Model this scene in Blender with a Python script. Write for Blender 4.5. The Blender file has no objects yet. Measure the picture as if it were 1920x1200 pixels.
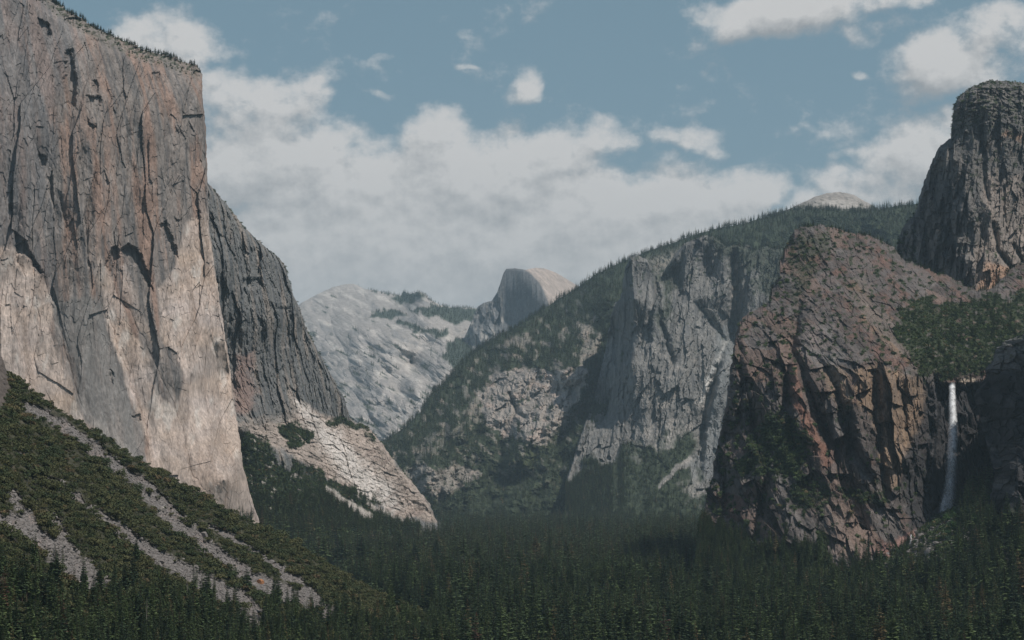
import bpy, math, random
import numpy as np
from mathutils import Vector
R = math.radians
random.seed(7)
RNG = np.random.default_rng(11)
sc = bpy.context.scene
COL = sc.collection

# ------------------------------------------------------------------ camera
CAMZ = 160.0
F = 3730.0
PITCH = math.atan(285 / F)
cam_d = bpy.data.cameras.new('camera')
cam_d.sensor_width = 36
cam_d.lens = 36 * F / 1920
cam_d.clip_start = 5
cam_d.clip_end = 90000
cam = bpy.data.objects.new('camera', cam_d)
COL.objects.link(cam)
cam.location = (0, 0, CAMZ)
cam.rotation_euler = (math.pi / 2 + PITCH, 0, 0)
sc.camera = cam
CP, SP = math.cos(PITCH), math.sin(PITCH)


def ray(px, py):
    cx = (np.asarray(px, float) - 960) / F
    cy = (600 - np.asarray(py, float)) / F
    y = CP - SP * cy
    z = SP + CP * cy
    return cx / y, z / y            # x and z per metre of depth


def unproj(px, py, Y):
    rx, rz = ray(px, py)
    return rx * Y, Y + 0 * rx, CAMZ + rz * Y


def toaz(px, py):
    rx, rz = ray(px, py)
    return math.atan2(rx, 1), math.atan2(rz, math.hypot(rx, 1))


# ------------------------------------------------------------------ light
SUN_EL, SUN_AZ = R(58), R(122)      # azimuth measured clockwise from the view direction (+Y)
sun_d = bpy.data.lights.new('sun', 'SUN')
sun_d.energy = 4.8
sun_d.angle = R(0.5)
sun_d.color = (1.0, 0.93, 0.85)
sun = bpy.data.objects.new('sun', sun_d)
COL.objects.link(sun)
sdir = Vector((math.sin(SUN_AZ) * math.cos(SUN_EL), math.cos(SUN_AZ) * math.cos(SUN_EL), math.sin(SUN_EL)))
sun.rotation_euler = sdir.to_track_quat('Z', 'Y').to_euler()
sun.location = (0, 0, 6000)
sc.view_settings.view_transform = 'Standard'
sc.view_settings.look = 'None'
sc.view_settings.exposure = -0.4
sc.view_settings.gamma = 1
sc.cycles.max_bounces = 5
sc.cycles.diffuse_bounces = 3
sc.cycles.glossy_bounces = 1
sc.cycles.transparent_max_bounces = 24
sc.cycles.volume_bounces = 1
sc.cycles.use_denoising = True


# ------------------------------------------------------------------ node helpers
class NT:
    def __init__(s, tree):
        s.t = tree
        s.n = tree.nodes
        s.l = tree.links

    def inp(s, node, i, v):
        if v is None:
            return
        if hasattr(v, 'is_output'):
            s.l.new(v, node.inputs[i])
        else:
            node.inputs[i].default_value = v

    def math(s, op, a, b=None, c=None, clamp=False):
        n = s.n.new('ShaderNodeMath')
        n.operation = op
        n.use_clamp = clamp
        s.inp(n, 0, a)
        s.inp(n, 1, b)
        s.inp(n, 2, c)
        return n.outputs[0]

    def vmath(s, op, a, b=None):
        n = s.n.new('ShaderNodeVectorMath')
        n.operation = op
        s.inp(n, 0, a)
        if op == 'SCALE':
            s.inp(n, 3, b)
        else:
            s.inp(n, 1, b)
        return n.outputs[0]

    def noise(s, vec, scale, detail=4, rough=0.55, lac=2.0, dist=0.0, typ='FBM'):
        n = s.n.new('ShaderNodeTexNoise')
        n.noise_type = typ
        n.normalize = True if typ == 'FBM' else False
        s.l.new(vec, n.inputs['Vector'])
        n.inputs['Scale'].default_value = scale
        n.inputs['Detail'].default_value = detail
        n.inputs['Roughness'].default_value = rough
        n.inputs['Lacunarity'].default_value = lac
        n.inputs['Distortion'].default_value = dist
        return n.outputs['Fac']

    def mix(s, f, a, b, mode='MIX'):
        n = s.n.new('ShaderNodeMix')
        n.data_type = 'RGBA'
        n.blend_type = mode
        s.inp(n, 0, f)
        s.inp(n, 6, a)
        s.inp(n, 7, b)
        return n.outputs[2]

    def ramp(s, f, lo, hi, a=0.0, b=1.0, smooth=True):
        n = s.n.new('ShaderNodeMapRange')
        n.interpolation_type = 'SMOOTHSTEP' if smooth else 'LINEAR'
        s.inp(n, 0, f)
        n.inputs[1].default_value = lo
        n.inputs[2].default_value = hi
        s.inp(n, 3, a)
        s.inp(n, 4, b)
        return n.outputs[0]


# ------------------------------------------------------------------ world: sky with cumulus
CLOUDS = [  # px, py, rx, ry, weight  (real directions on the sky)
    (470, 230, 150, 100, 1.0), (420, 170, 80, 45, .8), (560, 190, 60, 50, .7), (640, 270, 110, 60, .9), (810, 260, 100, 65, 1.0),
    (500, 330, 260, 110, 1.3), (800, 370, 330, 110, 1.5), (1000, 300, 160, 70, 1.2), (1150, 390, 270, 90, 1.4),
    (1290, 255, 110, 28, .85), (1140, 250, 90, 40, .75), (1380, 330, 140, 45, .7), (700, 470, 450, 120, 1.6), (1100, 470, 420, 110, 1.6),
    (600, 545, 260, 70, 1.3), (850, 540, 300, 65, 1.3), (1200, 480, 300, 90, 1.3), (420, 430, 120, 120, 1.0), (300, 70, 110, 55, 1.0), (360, 110, 60, 40, .7), (975, 170, 34, 34, .85), (735, 117, 70, 13, .55), (690, 163, 60, 9, .5), (860, 121, 22, 9, .45),
    (1480, 20, 170, 50, 1.1), (1610, 65, 90, 28, .7), (1310, 25, 60, 22, .6), (1660, 5, 90, 30, .8),
    (1800, 130, 140, 65, 1.1), (1720, 175, 70, 34, .8), (1880, 60, 90, 60, 1.0), (1628, 139, 30, 17, .75), (1700, 300, 110, 75, 1.05), (1640, 350, 130, 55, 1.0),
    (1590, 292, 22, 18, .7), (1500, 245, 110, 12, .42), (1540, 410, 130, 60, .8), (1780, 240, 60, 40, .8), (1350, 130, 70, 12, .3), (1270, 150, 40, 10, .35)]


def build_world():
    w = bpy.data.worlds.new('World')
    sc.world = w
    w.use_nodes = True
    g = NT(w.node_tree)
    g.n.clear()
    out = g.n.new('ShaderNodeOutputWorld')
    bg = g.n.new('ShaderNodeBackground')
    bg.inputs[1].default_value = 0.09
    sky = g.n.new('ShaderNodeTexSky')
    sky.sky_type = 'NISHITA'
    sky.sun_disc = False
    sky.sun_elevation = SUN_EL
    sky.sun_rotation = SUN_AZ
    sky.altitude = 1500
    sky.air_density = 1.0
    sky.dust_density = 1.5
    sky.ozone_density = 1.4
    tc = g.n.new('ShaderNodeTexCoord')
    sep = g.n.new('ShaderNodeSeparateXYZ')
    g.l.new(tc.outputs['Generated'], sep.inputs[0])
    az = g.math('ARCTAN2', sep.outputs[0], sep.outputs[1])
    el = g.math('ARCSINE', sep.outputs[2])
    # density group: (az, el) -> cloud thickness
    grp = bpy.data.node_groups.new('cloud_density', 'ShaderNodeTree')
    grp.interface.new_socket('V', in_out='INPUT', socket_type='NodeSocketVector')
    grp.interface.new_socket('D', in_out='OUTPUT', socket_type='NodeSocketFloat')
    h = NT(grp)
    gi = h.n.new('NodeGroupInput')
    go = h.n.new('NodeGroupOutput')
    V = gi.outputs[0]
    # warp
    wn = h.n.new('ShaderNodeTexNoise')
    h.l.new(V, wn.inputs['Vector'])
    wn.inputs['Scale'].default_value = 22
    wn.inputs['Detail'].default_value = 3
    warp = h.vmath('SCALE', h.vmath('SUBTRACT', wn.outputs['Color'], (0.5, 0.5, 0.5)), 0.045)
    W = h.vmath('ADD', V, warp)
    tot = None
    for (px, py, rx, ry, wt) in CLOUDS:
        a, e = toaz(px, py)
        m = h.n.new('ShaderNodeMapping')
        m.vector_type = 'TEXTURE'
        Wi = W if tot is None else h.vmath('MULTIPLY_ADD', W, (1, 1, 1))
        if tot is not None:      # tiny dependence keeps the evaluation sequential
            h.l.new(h.math('MULTIPLY', tot, 1e-7), Wi.node.inputs[2])
        h.l.new(Wi, m.inputs[0])
        m.inputs[1].default_value = (a, e, 0)
        m.inputs[3].default_value = (rx / F * 1.25, ry / F * 1.25, 1)
        d = h.n.new('ShaderNodeVectorMath')
        d.operation = 'LENGTH'
        h.l.new(m.outputs[0], d.inputs[0])
        b = h.math('MULTIPLY', h.ramp(d.outputs[1], 1.25, 0.2, 0, 1), wt)
        tot = b if tot is None else h.math('SMOOTH_MAX', tot, b, 0.25)
    # the rest of the sky, away from the view, has scattered cumulus of its own
    sp = h.n.new('ShaderNodeSeparateXYZ')
    h.l.new(V, sp.inputs[0])
    side = h.ramp(h.math('ABSOLUTE', sp.outputs[0]), 0.29, 0.42, 0, 1)
    far = h.math('MULTIPLY', h.ramp(h.noise(V, 3.2, 3), 0.52, 0.68, 0, 1), side)
    high = h.math('MULTIPLY', h.ramp(h.noise(V, 4.2, 3), 0.58, 0.72, 0, 1), h.ramp(sp.outputs[1], 0.28, 0.4, 0, 1))
    tot = h.math('MAXIMUM', tot, h.math('MAXIMUM', far, high))
    n1 = h.noise(V, 26, 11, 0.62, 2.1)
    n2 = h.noise(V, 90, 6, 0.6)
    dd = h.math('ADD', tot, h.math('MULTIPLY', h.math('SUBTRACT', n1, 0.5), 2.3))
    dd = h.math('ADD', dd, h.math('MULTIPLY', h.math('SUBTRACT', n2, 0.5), 0.5))
    h.l.new(dd, go.inputs[0])

    def dens(dx, dy, after=None):
        if after is not None:
            dx = g.math('MULTIPLY_ADD', after, 1e-7, dx)
        cmb = g.n.new('ShaderNodeCombineXYZ')
        g.l.new(g.math('ADD', az, dx), cmb.inputs[0])
        g.l.new(g.math('MULTIPLY', g.math('ADD', el, dy), 1.25), cmb.inputs[1])
        n = g.n.new('ShaderNodeGroup')
        n.node_tree = grp
        g.l.new(cmb.outputs[0], n.inputs[0])
        return n.outputs[0]
    # blobs were placed in unscaled elevation: scale their centres the same way
    for nd in grp.nodes:
        if nd.bl_idname == 'ShaderNodeMapping':
            v = nd.inputs[1].default_value
            nd.inputs[1].default_value = (v[0], v[1] * 1.25, 0)
            s_ = nd.inputs[3].default_value
            nd.inputs[3].default_value = (s_[0], s_[1] * 1.25, 1)
    d0 = dens(0, 0)
    d1 = dens(0.0018, 0.0042, d0)
    d2 = dens(0.007, 0.016, d1)
    alpha = g.ramp(d0, 0.27, 0.98, 0, 1)
    lit = g.math('SUBTRACT', d0, d1)
    lit2 = g.math('SUBTRACT', d0, d2)
    shade = g.math('ADD', g.math('MULTIPLY', lit, 0.75), g.math('MULTIPLY', lit2, 0.8))
    shade = g.ramp(shade, -0.58, 0.45, 0, 1, smooth=False)
    thick = g.ramp(d0, 0.7, 2.0, 1.0, 0.9)
    shade = g.math('ADD', g.math('MULTIPLY', shade, g.ramp(el, 0.06, 0.17, 0.4, 1)), g.ramp(el, 0.06, 0.17, 0.36, 0))
    shade = g.math('MULTIPLY', shade, thick)
    cc = g.mix(shade, (4.9, 5.1, 5.3, 1), (9.4, 9.25, 9.1, 1))
    # air light near the horizon and a muted sky
    skyc = g.mix(g.ramp(el, 0.2, 0.7, 0.6, 0.12), sky.outputs[0], (3.0, 4.75, 5.4, 1))
    hz = g.ramp(el, 0.0, 0.22, 0.42, 0.0)
    skyc = g.mix(hz, skyc, (3.5, 4.35, 4.75, 1))
    col = g.mix(g.math('MULTIPLY', alpha, 0.94), skyc, cc)
    g.l.new(col, bg.inputs[0])
    g.l.new(bg.outputs[0], out.inputs[0])
    w.cycles.sampling_method = 'MANUAL'
    w.cycles.sample_map_resolution = 512


build_world()


# ------------------------------------------------------------------ numpy noise
def _hash(ix, iy, iz, seed):
    h = (ix.astype(np.int64) * 374761393 + iy.astype(np.int64) * 668265263 + iz.astype(np.int64) * 2147483647 + seed * 1274126177) & 0xFFFFFFFF
    h = ((h ^ (h >> 13)) * 1274126177) & 0xFFFFFFFF
    h = ((h ^ (h >> 16)) * 2246822519) & 0xFFFFFFFF
    return (h ^ (h >> 15)) & 0xFFFFFFFF


def rnd(ix, iy, iz, seed):
    return _hash(ix, iy, iz, seed) / 4294967295.0


def noise3(x, y, z, seed=0):
    x0, y0, z0 = np.floor(x), np.floor(y), np.floor(z)
    fx, fy, fz = x - x0, y - y0, z - z0
    ux, uy, uz = fx * fx * (3 - 2 * fx), fy * fy * (3 - 2 * fy), fz * fz * (3 - 2 * fz)
    r = 0
    for dx in (0, 1):
        wx = ux if dx else 1 - ux
        for dy in (0, 1):
            wy = uy if dy else 1 - uy
            for dz in (0, 1):
                wz = uz if dz else 1 - uz
                h = _hash(x0 + dx, y0 + dy, z0 + dz, seed)
                gx = (h & 1023) / 511.5 - 1
                gy = ((h >> 10) & 1023) / 511.5 - 1
                gz = ((h >> 20) & 1023) / 511.5 - 1
                r = r + wx * wy * wz * (gx * (fx - dx) + gy * (fy - dy) + gz * (fz - dz))
    return r * 1.3


def noise2(x, y, seed=0):
    x0, y0 = np.floor(x), np.floor(y)
    fx, fy = x - x0, y - y0
    ux, uy = fx * fx * (3 - 2 * fx), fy * fy * (3 - 2 * fy)
    r = 0
    z0 = np.zeros_like(x0)
    for dx in (0, 1):
        wx = ux if dx else 1 - ux
        for dy in (0, 1):
            wy = uy if dy else 1 - uy
            h = _hash(x0 + dx, y0 + dy, z0, seed)
            gx = (h & 1023) / 511.5 - 1
            gy = ((h >> 10) & 1023) / 511.5 - 1
            r = r + wx * wy * (gx * (fx - dx) + gy * (fy - dy))
    return r * 1.5


def fbm2(x, y, oct=4, seed=0, gain=0.5):
    a, s, r = 1.0, 1.0, 0
    for i in range(oct):
        r = r + a * noise2(x * s + 13.7 * i, y * s - 7.1 * i, seed + i)
        a *= gain
        s *= 2.03
    return r


def ridge2(x, y, oct=4, seed=0, gain=0.5):
    a, s, r = 1.0, 1.0, 0
    for i in range(oct):
        r = r + a * (1 - 2 * np.abs(noise2(x * s + 3.7 * i, y * s - 9.1 * i, seed + i)))
        a *= gain
        s *= 2.1
    return r


def fbm3(x, y, z, oct=4, seed=0, gain=0.5):
    a, s, r = 1.0, 1.0, 0
    for i in range(oct):
        r = r + a * noise3(x * s, y * s, z * s + 5.3 * i, seed + i)
        a *= gain
        s *= 2.03
    return r


def facet2(x, y, seed=0, tilt=0.6):
    """cells, each a plane of its own height and tilt: broken granite blocks. returns height in about -1..1, cell random, edge closeness"""
    x0, y0 = np.floor(x), np.floor(y)
    best = np.full(x.shape, 9e9)
    sec = np.full(x.shape, 9e9)
    hh = np.zeros(x.shape)
    cid = np.zeros(x.shape)
    z0 = np.zeros_like(x0)
    for dx in (-1, 0, 1):
        for dy in (-1, 0, 1):
            cx, cy = x0 + dx, y0 + dy
            jx = cx + rnd(cx, cy, z0, seed)
            jy = cy + rnd(cx, cy, z0 + 1, seed)
            d = (x - jx) ** 2 + (y - jy) ** 2
            b = rnd(cx, cy, z0 + 2, seed) * 2 - 1
            tx = (rnd(cx, cy, z0 + 3, seed) * 2 - 1) * tilt
            ty = (rnd(cx, cy, z0 + 4, seed) * 2 - 1) * tilt
            h = b * 0.6 + tx * (x - jx) + ty * (y - jy)
            m = d < best
            sec = np.where(m, best, np.minimum(sec, d))
            best = np.where(m, d, best)
            hh = np.where(m, h, hh)
            cid = np.where(m, rnd(cx, cy, z0 + 5, seed), cid)
    return hh, cid, np.sqrt(sec) - np.sqrt(best)


def sst(a, b, x):
    t = np.clip((x - a) / (b - a), 0, 1)
    return t * t * (3 - 2 * t)


# ------------------------------------------------------------------ picture-space helpers used to survey the massifs
def rbf(pts, lam=0.0):
    P = np.array(pts, float)
    xy, v = P[:, :2] / 100.0, P[:, 2]
    n = len(P)
    D = np.sqrt(((xy[:, None] - xy[None]) ** 2).sum(-1))
    A = np.zeros((n + 3, n + 3))
    A[:n, :n] = D
    A[:n, n] = A[n, :n] = 1
    A[:n, n + 1:] = xy
    A[n + 1:, :n] = xy.T
    b = np.zeros(n + 3)
    b[:n] = v
    w = np.linalg.solve(A - np.diag([1e-9 + lam] * n + [0] * 3), b)

    def f(px, py):
        s = px.shape
        q = np.stack([px.ravel(), py.ravel()], -1) / 100.0
        r = np.empty(len(q))
        for k in range(0, len(q), 60000):
            c = q[k:k + 60000]
            d = np.sqrt(((c[:, None] - xy[None]) ** 2).sum(-1))
            r[k:k + 60000] = d @ w[:n] + w[n] + c @ w[n + 1:]
        return r.reshape(s)
    return f


def pdist(px, py, poly):
    """distance to a polyline, signed side (positive = left of travel in picture, y down -> right-hand), fraction along"""
    best = np.full(px.shape, 1e9)
    sgn = np.zeros(px.shape)
    al = np.zeros(px.shape)
    P = np.array(poly, float)
    L = np.hypot(*(P[1:] - P[:-1]).T)
    C = np.concatenate([[0], np.cumsum(L)])
    for i in range(len(P) - 1):
        a, b = P[i], P[i + 1]
        d = b - a
        t = np.clip(((px - a[0]) * d[0] + (py - a[1]) * d[1]) / (d @ d), 0, 1)
        ex, ey = px - (a[0] + t * d[0]), py - (a[1] + t * d[1])
        dd = np.hypot(ex, ey)
        m = dd < best
        best = np.where(m, dd, best)
        sgn = np.where(m, np.sign(d[0] * ey - d[1] * ex), sgn)
        al = np.where(m, (C[i] + t * L[i]) / C[-1], al)
    return best, sgn, al


def sdf(px, py, poly):
    """positive inside"""
    P = list(poly)
    ins = np.zeros(px.shape, bool)
    n = len(P)
    for i in range(n):
        x1, y1 = P[i]
        x2, y2 = P[(i + 1) % n]
        c = ((y1 > py) != (y2 > py))
        xi = (x2 - x1) * (py - y1) / ((y2 - y1) if y2 != y1 else 1e-9) + x1
        ins ^= c & (px < xi)
    d, _, _ = pdist(px, py, P + [P[0]])
    return np.where(ins, d, -d)


def area(px, py, poly, soft=6, rough=14, scale=40, seed=0, sy=1.0):
    """mask 0..1 of a polygon with an uneven, noise-broken border"""
    x = px + fbm2(px / scale, py / scale / sy, 4, seed + 50) * rough
    y = py + fbm2(px / scale, py / scale / sy, 4, seed + 90) * rough
    return sst(-soft, soft, sdf(x, y, poly))


def band(px, py, line, w0, w1=None, soft=0.4, rough=6, scale=18, seed=0):
    w1 = w0 if w1 is None else w1
    x = px + fbm2(px / scale, py / scale, 3, seed + 5) * rough
    y = py + fbm2(px / scale, py / scale, 3, seed + 9) * rough
    d, s, al = pdist(x, y, line)
    w = w0 + (w1 - w0) * al
    return 1 - sst(1 - soft, 1 + soft, d / w)


def mixc(c, col, m):
    return c + (np.array(col)[None, :] - c) * np.asarray(m)[:, None]


# ------------------------------------------------------------------ mesh builders
def mesh_obj(name, verts, faces, mat, col=None, smooth=False, parent=None, link=True):
    me = bpy.data.meshes.new(name)
    V = np.asarray(verts, np.float32)
    Fa = np.asarray(faces, np.int32)
    me.vertices.add(len(V))
    me.vertices.foreach_set('co', V.ravel())
    k = Fa.shape[1]
    me.loops.add(Fa.size)
    me.loops.foreach_set('vertex_index', Fa.ravel())
    me.polygons.add(len(Fa))
    me.polygons.foreach_set('loop_start', np.arange(0, Fa.size, k, dtype=np.int32))
    me.polygons.foreach_set('loop_total', np.full(len(Fa), k, np.int32))
    me.polygons.foreach_set('use_smooth', np.full(len(Fa), smooth, bool))
    me.update(calc_edges=True)
    me.validate()
    if col is not None:
        a = me.attributes.new('col', 'FLOAT_COLOR', 'POINT')
        c = np.ones((len(V), 4), np.float32)
        c[:, :col.shape[1]] = col
        a.data.foreach_set('color', c.ravel())
    me.materials.append(mat)
    ob = bpy.data.objects.new(name, me)
    if link:
        COL.objects.link(ob)
    if parent:
        ob.parent = parent
    return ob


def grid_faces(ns, nt):
    i = np.arange(nt - 1)[:, None] * ns + np.arange(ns - 1)[None]
    i = i.ravel()
    return np.stack([i, i + ns, i + ns + 1, i + 1], -1)


SHEETS = {}


def resample(poly, par, u):
    P = np.array(poly, float)
    return np.interp(u, par, P[:, 0]), np.interp(u, par, P[:, 1])


def sheet(name, top, bot, depth, disp, colour, mat, label, step=1.6, jag=2.5, jag_s=14, thick=300,
          round_w=14, round_d=40, K=7, back=0.45, tpow=1.0, seed=0, jfun=None):
    """one massif: a dense surface surveyed between its skyline and its foot, closed by a back that falls away behind the skyline"""
    T, B = np.array(top, float), np.array(bot, float)
    L = np.hypot(*(T[1:] - T[:-1]).T)
    Lb = np.hypot(*(B[1:] - B[:-1]).T)
    par = np.concatenate([[0], np.cumsum(np.maximum(L, Lb * 0.6))])
    par /= par[-1]
    tot = np.maximum(L, Lb * 0.6).sum()
    ns = int(tot / step)
    u = np.linspace(0, 1, ns)
    tx, ty = resample(top, par, u)
    bx, by = resample(bot, par, u)
    # broken skyline
    gx, gy = np.gradient(tx), np.gradient(ty)
    gl = np.hypot(gx, gy) + 1e-6
    gx, gy = gx / gl, gy / gl
    arc = np.concatenate([[0], np.cumsum(np.hypot(np.diff(tx), np.diff(ty)))])
    amp = jag * (1 if jfun is None else jfun(tx, ty))
    f1, c1, e1 = facet2(arc / jag_s, arc * 0 + seed, seed + 3)
    nz = (0.7 * fbm2(arc / jag_s, arc * 0 + .5, 5, seed + 1, 0.6) + 0.5 * f1) * amp
    tx, ty = tx - gy * nz, ty + gx * nz
    H = np.hypot(bx - tx, by - ty).max()
    nt = max(8, int(H / step))
    v = np.linspace(0, 1, nt) ** tpow
    PX = tx[None] * (1 - v[:, None]) + bx[None] * v[:, None]
    PY = ty[None] * (1 - v[:, None]) + by[None] * v[:, None]
    dl = v[:, None] * np.hypot(bx - tx, by - ty)[None]
    px, py = PX.ravel(), PY.ravel()
    Y = depth(px, py)
    Y = Y + (round_d * np.clip(1 - dl.ravel() / round_w, 0, 1) ** 2)
    X0, Y0, Z0 = unproj(px, py, Y)
    Y = Y + disp(px, py, X0, Y0, Z0)
    X, Yw, Z = unproj(px, py, Y)
    c = colour(px, py, X0, Y0, Z0)
    V = np.stack([X, Yw, Z], -1).reshape(nt, ns, 3)
    Cc = c.reshape(nt, ns, -1)
    rows, cols = [], []
    inx, iny = bx - tx, by - ty
    il = np.hypot(inx, iny) + 1e-6
    inx, iny = inx / il, iny / il
    for k in range(K, 0, -1):
        q = k / K
        b = thick * (q * 0.6 + 0.4 * q * q)
        Yt = V[0, :, 1]
        s = (Yt + b) / Yt
        wob = 1 + 0.25 * fbm2(arc / 60, arc * 0 + q * 3, 3, seed + 31)
        off = b * back * wob
        rows.append(np.stack([V[0, :, 0] * s + inx * off, Yt + b, CAMZ + (V[0, :, 2] - CAMZ) * s - iny * off], -1))
        cols.append(Cc[0])
    V = np.concatenate([np.array(rows), V], 0)
    Cc = np.concatenate([np.array(cols), Cc], 0)
    n = V.shape[0]
    ob = mesh_obj(name, V.reshape(-1, 3), grid_faces(ns, n), mat, Cc.reshape(n * ns, -1), smooth=False)
    ob['kind'] = 'structure'
    ob['label'] = label
    SHEETS[name] = dict(V=V[K:], C=Cc[K:], px=PX, py=PY, ob=ob)
    return ob


# ------------------------------------------------------------------ materials
def mat_new(name):
    m = bpy.data.materials.new(name)
    m.use_nodes = True
    g = NT(m.node_tree)
    g.n.clear()
    out = g.n.new('ShaderNodeOutputMaterial')
    p = g.n.new('ShaderNodeBsdfPrincipled')
    g.l.new(p.outputs[0], out.inputs[0])
    return m, g, p, out


def rock_mat(name, fine=0.25, bump=1.0, stretch=0.35, var=0.5, cracks=1.0):
    """rock whose broad colouring is stored on the mesh; nodes add grain, cracks and relief finer than the mesh"""
    m, g, p, out = mat_new(name)
    at = g.n.new('ShaderNodeAttribute')
    at.attribute_name = 'col'
    tc = g.n.new('ShaderNodeTexCoord')
    mp = g.n.new('ShaderNodeMapping')
    mp.inputs[3].default_value = (1, 1, stretch)
    g.l.new(tc.outputs['Object'], mp.inputs[0])
    n1 = g.noise(mp.outputs[0], fine, 5, 0.62)
    n2 = g.noise(mp.outputs[0], fine * 0.22, 5, 0.6)
    f = g.ramp(n1, 0.28, 0.72, 1 - var, 1 + var, smooth=False)
    f2 = g.ramp(n2, 0.3, 0.7, 1 - var * .5, 1 + var * .5, smooth=False)
    cr = g.noise(mp.outputs[0], fine * 0.35, 4, 0.5, dist=0.6)
    crack = g.ramp(g.math('ABSOLUTE', g.math('SUBTRACT', cr, 0.5)), 0.0, 0.014, 0.72, 1.0)
    crack = g.mix(g.math('MULTIPLY', g.ramp(n2, 0.42, 0.6, 0, 1), cracks), (1, 1, 1, 1), crack)
    ff = g.math('MULTIPLY', g.math('MULTIPLY', f, f2), crack)
    cmb = g.n.new('ShaderNodeCombineXYZ')
    for i in range(3):
        g.l.new(ff, cmb.inputs[i])
    base = g.mix(1.0, at.outputs['Color'], cmb.outputs[0], 'MULTIPLY')
    g.l.new(base, p.inputs['Base Color'])
    p.inputs['Roughness'].default_value = 0.93
    p.inputs['Specular IOR Level'].default_value = 0.15
    bp = g.n.new('ShaderNodeBump')
    bp.inputs['Strength'].default_value = 0.8
    bp.inputs['Distance'].default_value = bump
    hh = g.math('ADD', g.math('MULTIPLY', n2, 3.0), g.math('ADD', n1, g.math('MULTIPLY', crack, 0.8)))
    g.l.new(hh, bp.inputs['Height'])
    g.l.new(bp.outputs[0], p.inputs['Normal'])
    return m


M_near = rock_mat('rock_near', 0.28, 1.0, 0.22, 0.40, 0.12)
M_mid = rock_mat('rock_mid', 0.14, 2.2, 0.25, 0.4, .3)
M_far = rock_mat('rock_far', 0.05, 3.5, 0.8, 0.3, 0)


def leaf_mat(name, c1, c2, c3=None, rough=0.75):
    """foliage: a colour per tree from its own random value, with dark and light twigs"""
    m, g, p, out = mat_new(name)
    oi = g.n.new('ShaderNodeObjectInfo')
    geo = g.n.new('ShaderNodeNewGeometry')
    r = oi.outputs['Random']
    c = g.mix(r, (*c1, 1), (*c2, 1))
    if c3:
        c = g.mix(g.ramp(g.math('FRACT', g.math('MULTIPLY', r, 7.31)), 0.93, 0.995), c, (*c3, 1))
    ri = geo.outputs['Random Per Island']
    f = g.ramp(ri, 0, 1, 0.78, 1.25, smooth=False)
    cmb = g.n.new('ShaderNodeCombineXYZ')
    for i in range(3):
        g.l.new(f, cmb.inputs[i])
    g.l.new(g.mix(1.0, c, cmb.outputs[0], 'MULTIPLY'), p.inputs['Base Color'])
    p.inputs['Roughness'].default_value = rough
    p.inputs['Specular IOR Level'].default_value = 0.2
    return m


def flat_mat(name, c, rough=0.9, ns=0.5, var=0.3):
    m, g, p, out = mat_new(name)
    tc = g.n.new('ShaderNodeTexCoord')
    n = g.noise(tc.outputs['Object'], ns, 5, 0.6)
    f = g.ramp(n, 0.3, 0.7, 1 - var, 1 + var, smooth=False)
    cmb = g.n.new('ShaderNodeCombineXYZ')
    for i in range(3):
        g.l.new(f, cmb.inputs[i])
    g.l.new(g.mix(1.0, (*c, 1), cmb.outputs[0], 'MULTIPLY'), p.inputs['Base Color'])
    p.inputs['Roughness'].default_value = rough
    p.inputs['Specular IOR Level'].default_value = 0.15
    return m


M_conifer = leaf_mat('conifer_needles', (0.030, 0.052, 0.030), (0.105, 0.145, 0.055), (0.19, 0.14, 0.07))
M_conifer_brown = leaf_mat('dead_needles', (0.115, 0.062, 0.040), (0.085, 0.055, 0.040))
M_brush = leaf_mat('brush_leaves', (0.042, 0.060, 0.026), (0.090, 0.090, 0.038), (0.13, 0.095, 0.05))
M_green = leaf_mat('riparian_leaves', (0.030, 0.070, 0.022), (0.050, 0.100, 0.030))
M_bark = flat_mat('bark', (0.085, 0.060, 0.045), ns=0.8)
M_snag = flat_mat('weathered_wood', (0.20, 0.18, 0.16), ns=0.8)
M_rubble = flat_mat('rubble', (0.20, 0.185, 0.175), ns=0.12, var=0.45)
M_pale = flat_mat('pale_boulder', (0.36, 0.33, 0.30), ns=0.3)
M_orange = flat_mat('orange_boulder', (0.42, 0.20, 0.10), ns=0.3)


# ================================================================== the massifs
GREY = (0.205, 0.182, 0.166)
DARK = (0.105, 0.105, 0.105)
RUST = (0.265, 0.178, 0.138)
TAN = (0.45, 0.375, 0.325)
PALE = (0.50, 0.475, 0.44)
VEG = (0.034, 0.046, 0.022)


def streaks(X, Y, Z, w, l, seed, oct=4):
    h = X * 0.8 + Y * 0.6
    return fbm2(h / w, Z / l, oct, seed)


# ---- great granite wall on the left (front face up to the prow)
ec_top = [(-360, -150), (60, -30), (130, 22), (200, 62), (270, 92), (330, 108), (368, 124), (379, 140), (379, 180), (386, 230), (387, 290), (389, 345),
          (392, 420), (405, 520), (424, 640), (440, 760), (456, 870), (470, 930), (486, 975)]
ec_bot = [(-360, 1120), (0, 1120), (60, 1120), (110, 1120), (160, 1120), (200, 1120), (240, 1120), (250, 1120), (262, 1120), (280, 1120), (300, 1120), (320, 1120),
          (345, 1120), (375, 1120), (400, 1120), (425, 1120), (450, 1110), (470, 1100), (500, 1090)]
ec_pts = [(-120, -70, 3560), (60, -20, 3640), (200, 62, 3720), (330, 108, 3790), (379, 140, 3830),
          (-120, 300, 3400), (100, 300, 3520), (250, 300, 3610), (340, 300, 3680), (388, 300, 3760),
          (-120, 700, 3330), (0, 700, 3380), (120, 700, 3440), (250, 700, 3510), (360, 700, 3570), (410, 640, 3640), (432, 700, 3700),
          (-120, 1100, 3200), (150, 900, 3390), (300, 950, 3450), (420, 900, 3500), (458, 900, 3590), (486, 975, 3620), (480, 1100, 3500), (250, 1100, 3350),
          (130, 120, 3600), (250, 180, 3650), (360, 190, 3740)]
ec_d = rbf(ec_pts)
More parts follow.
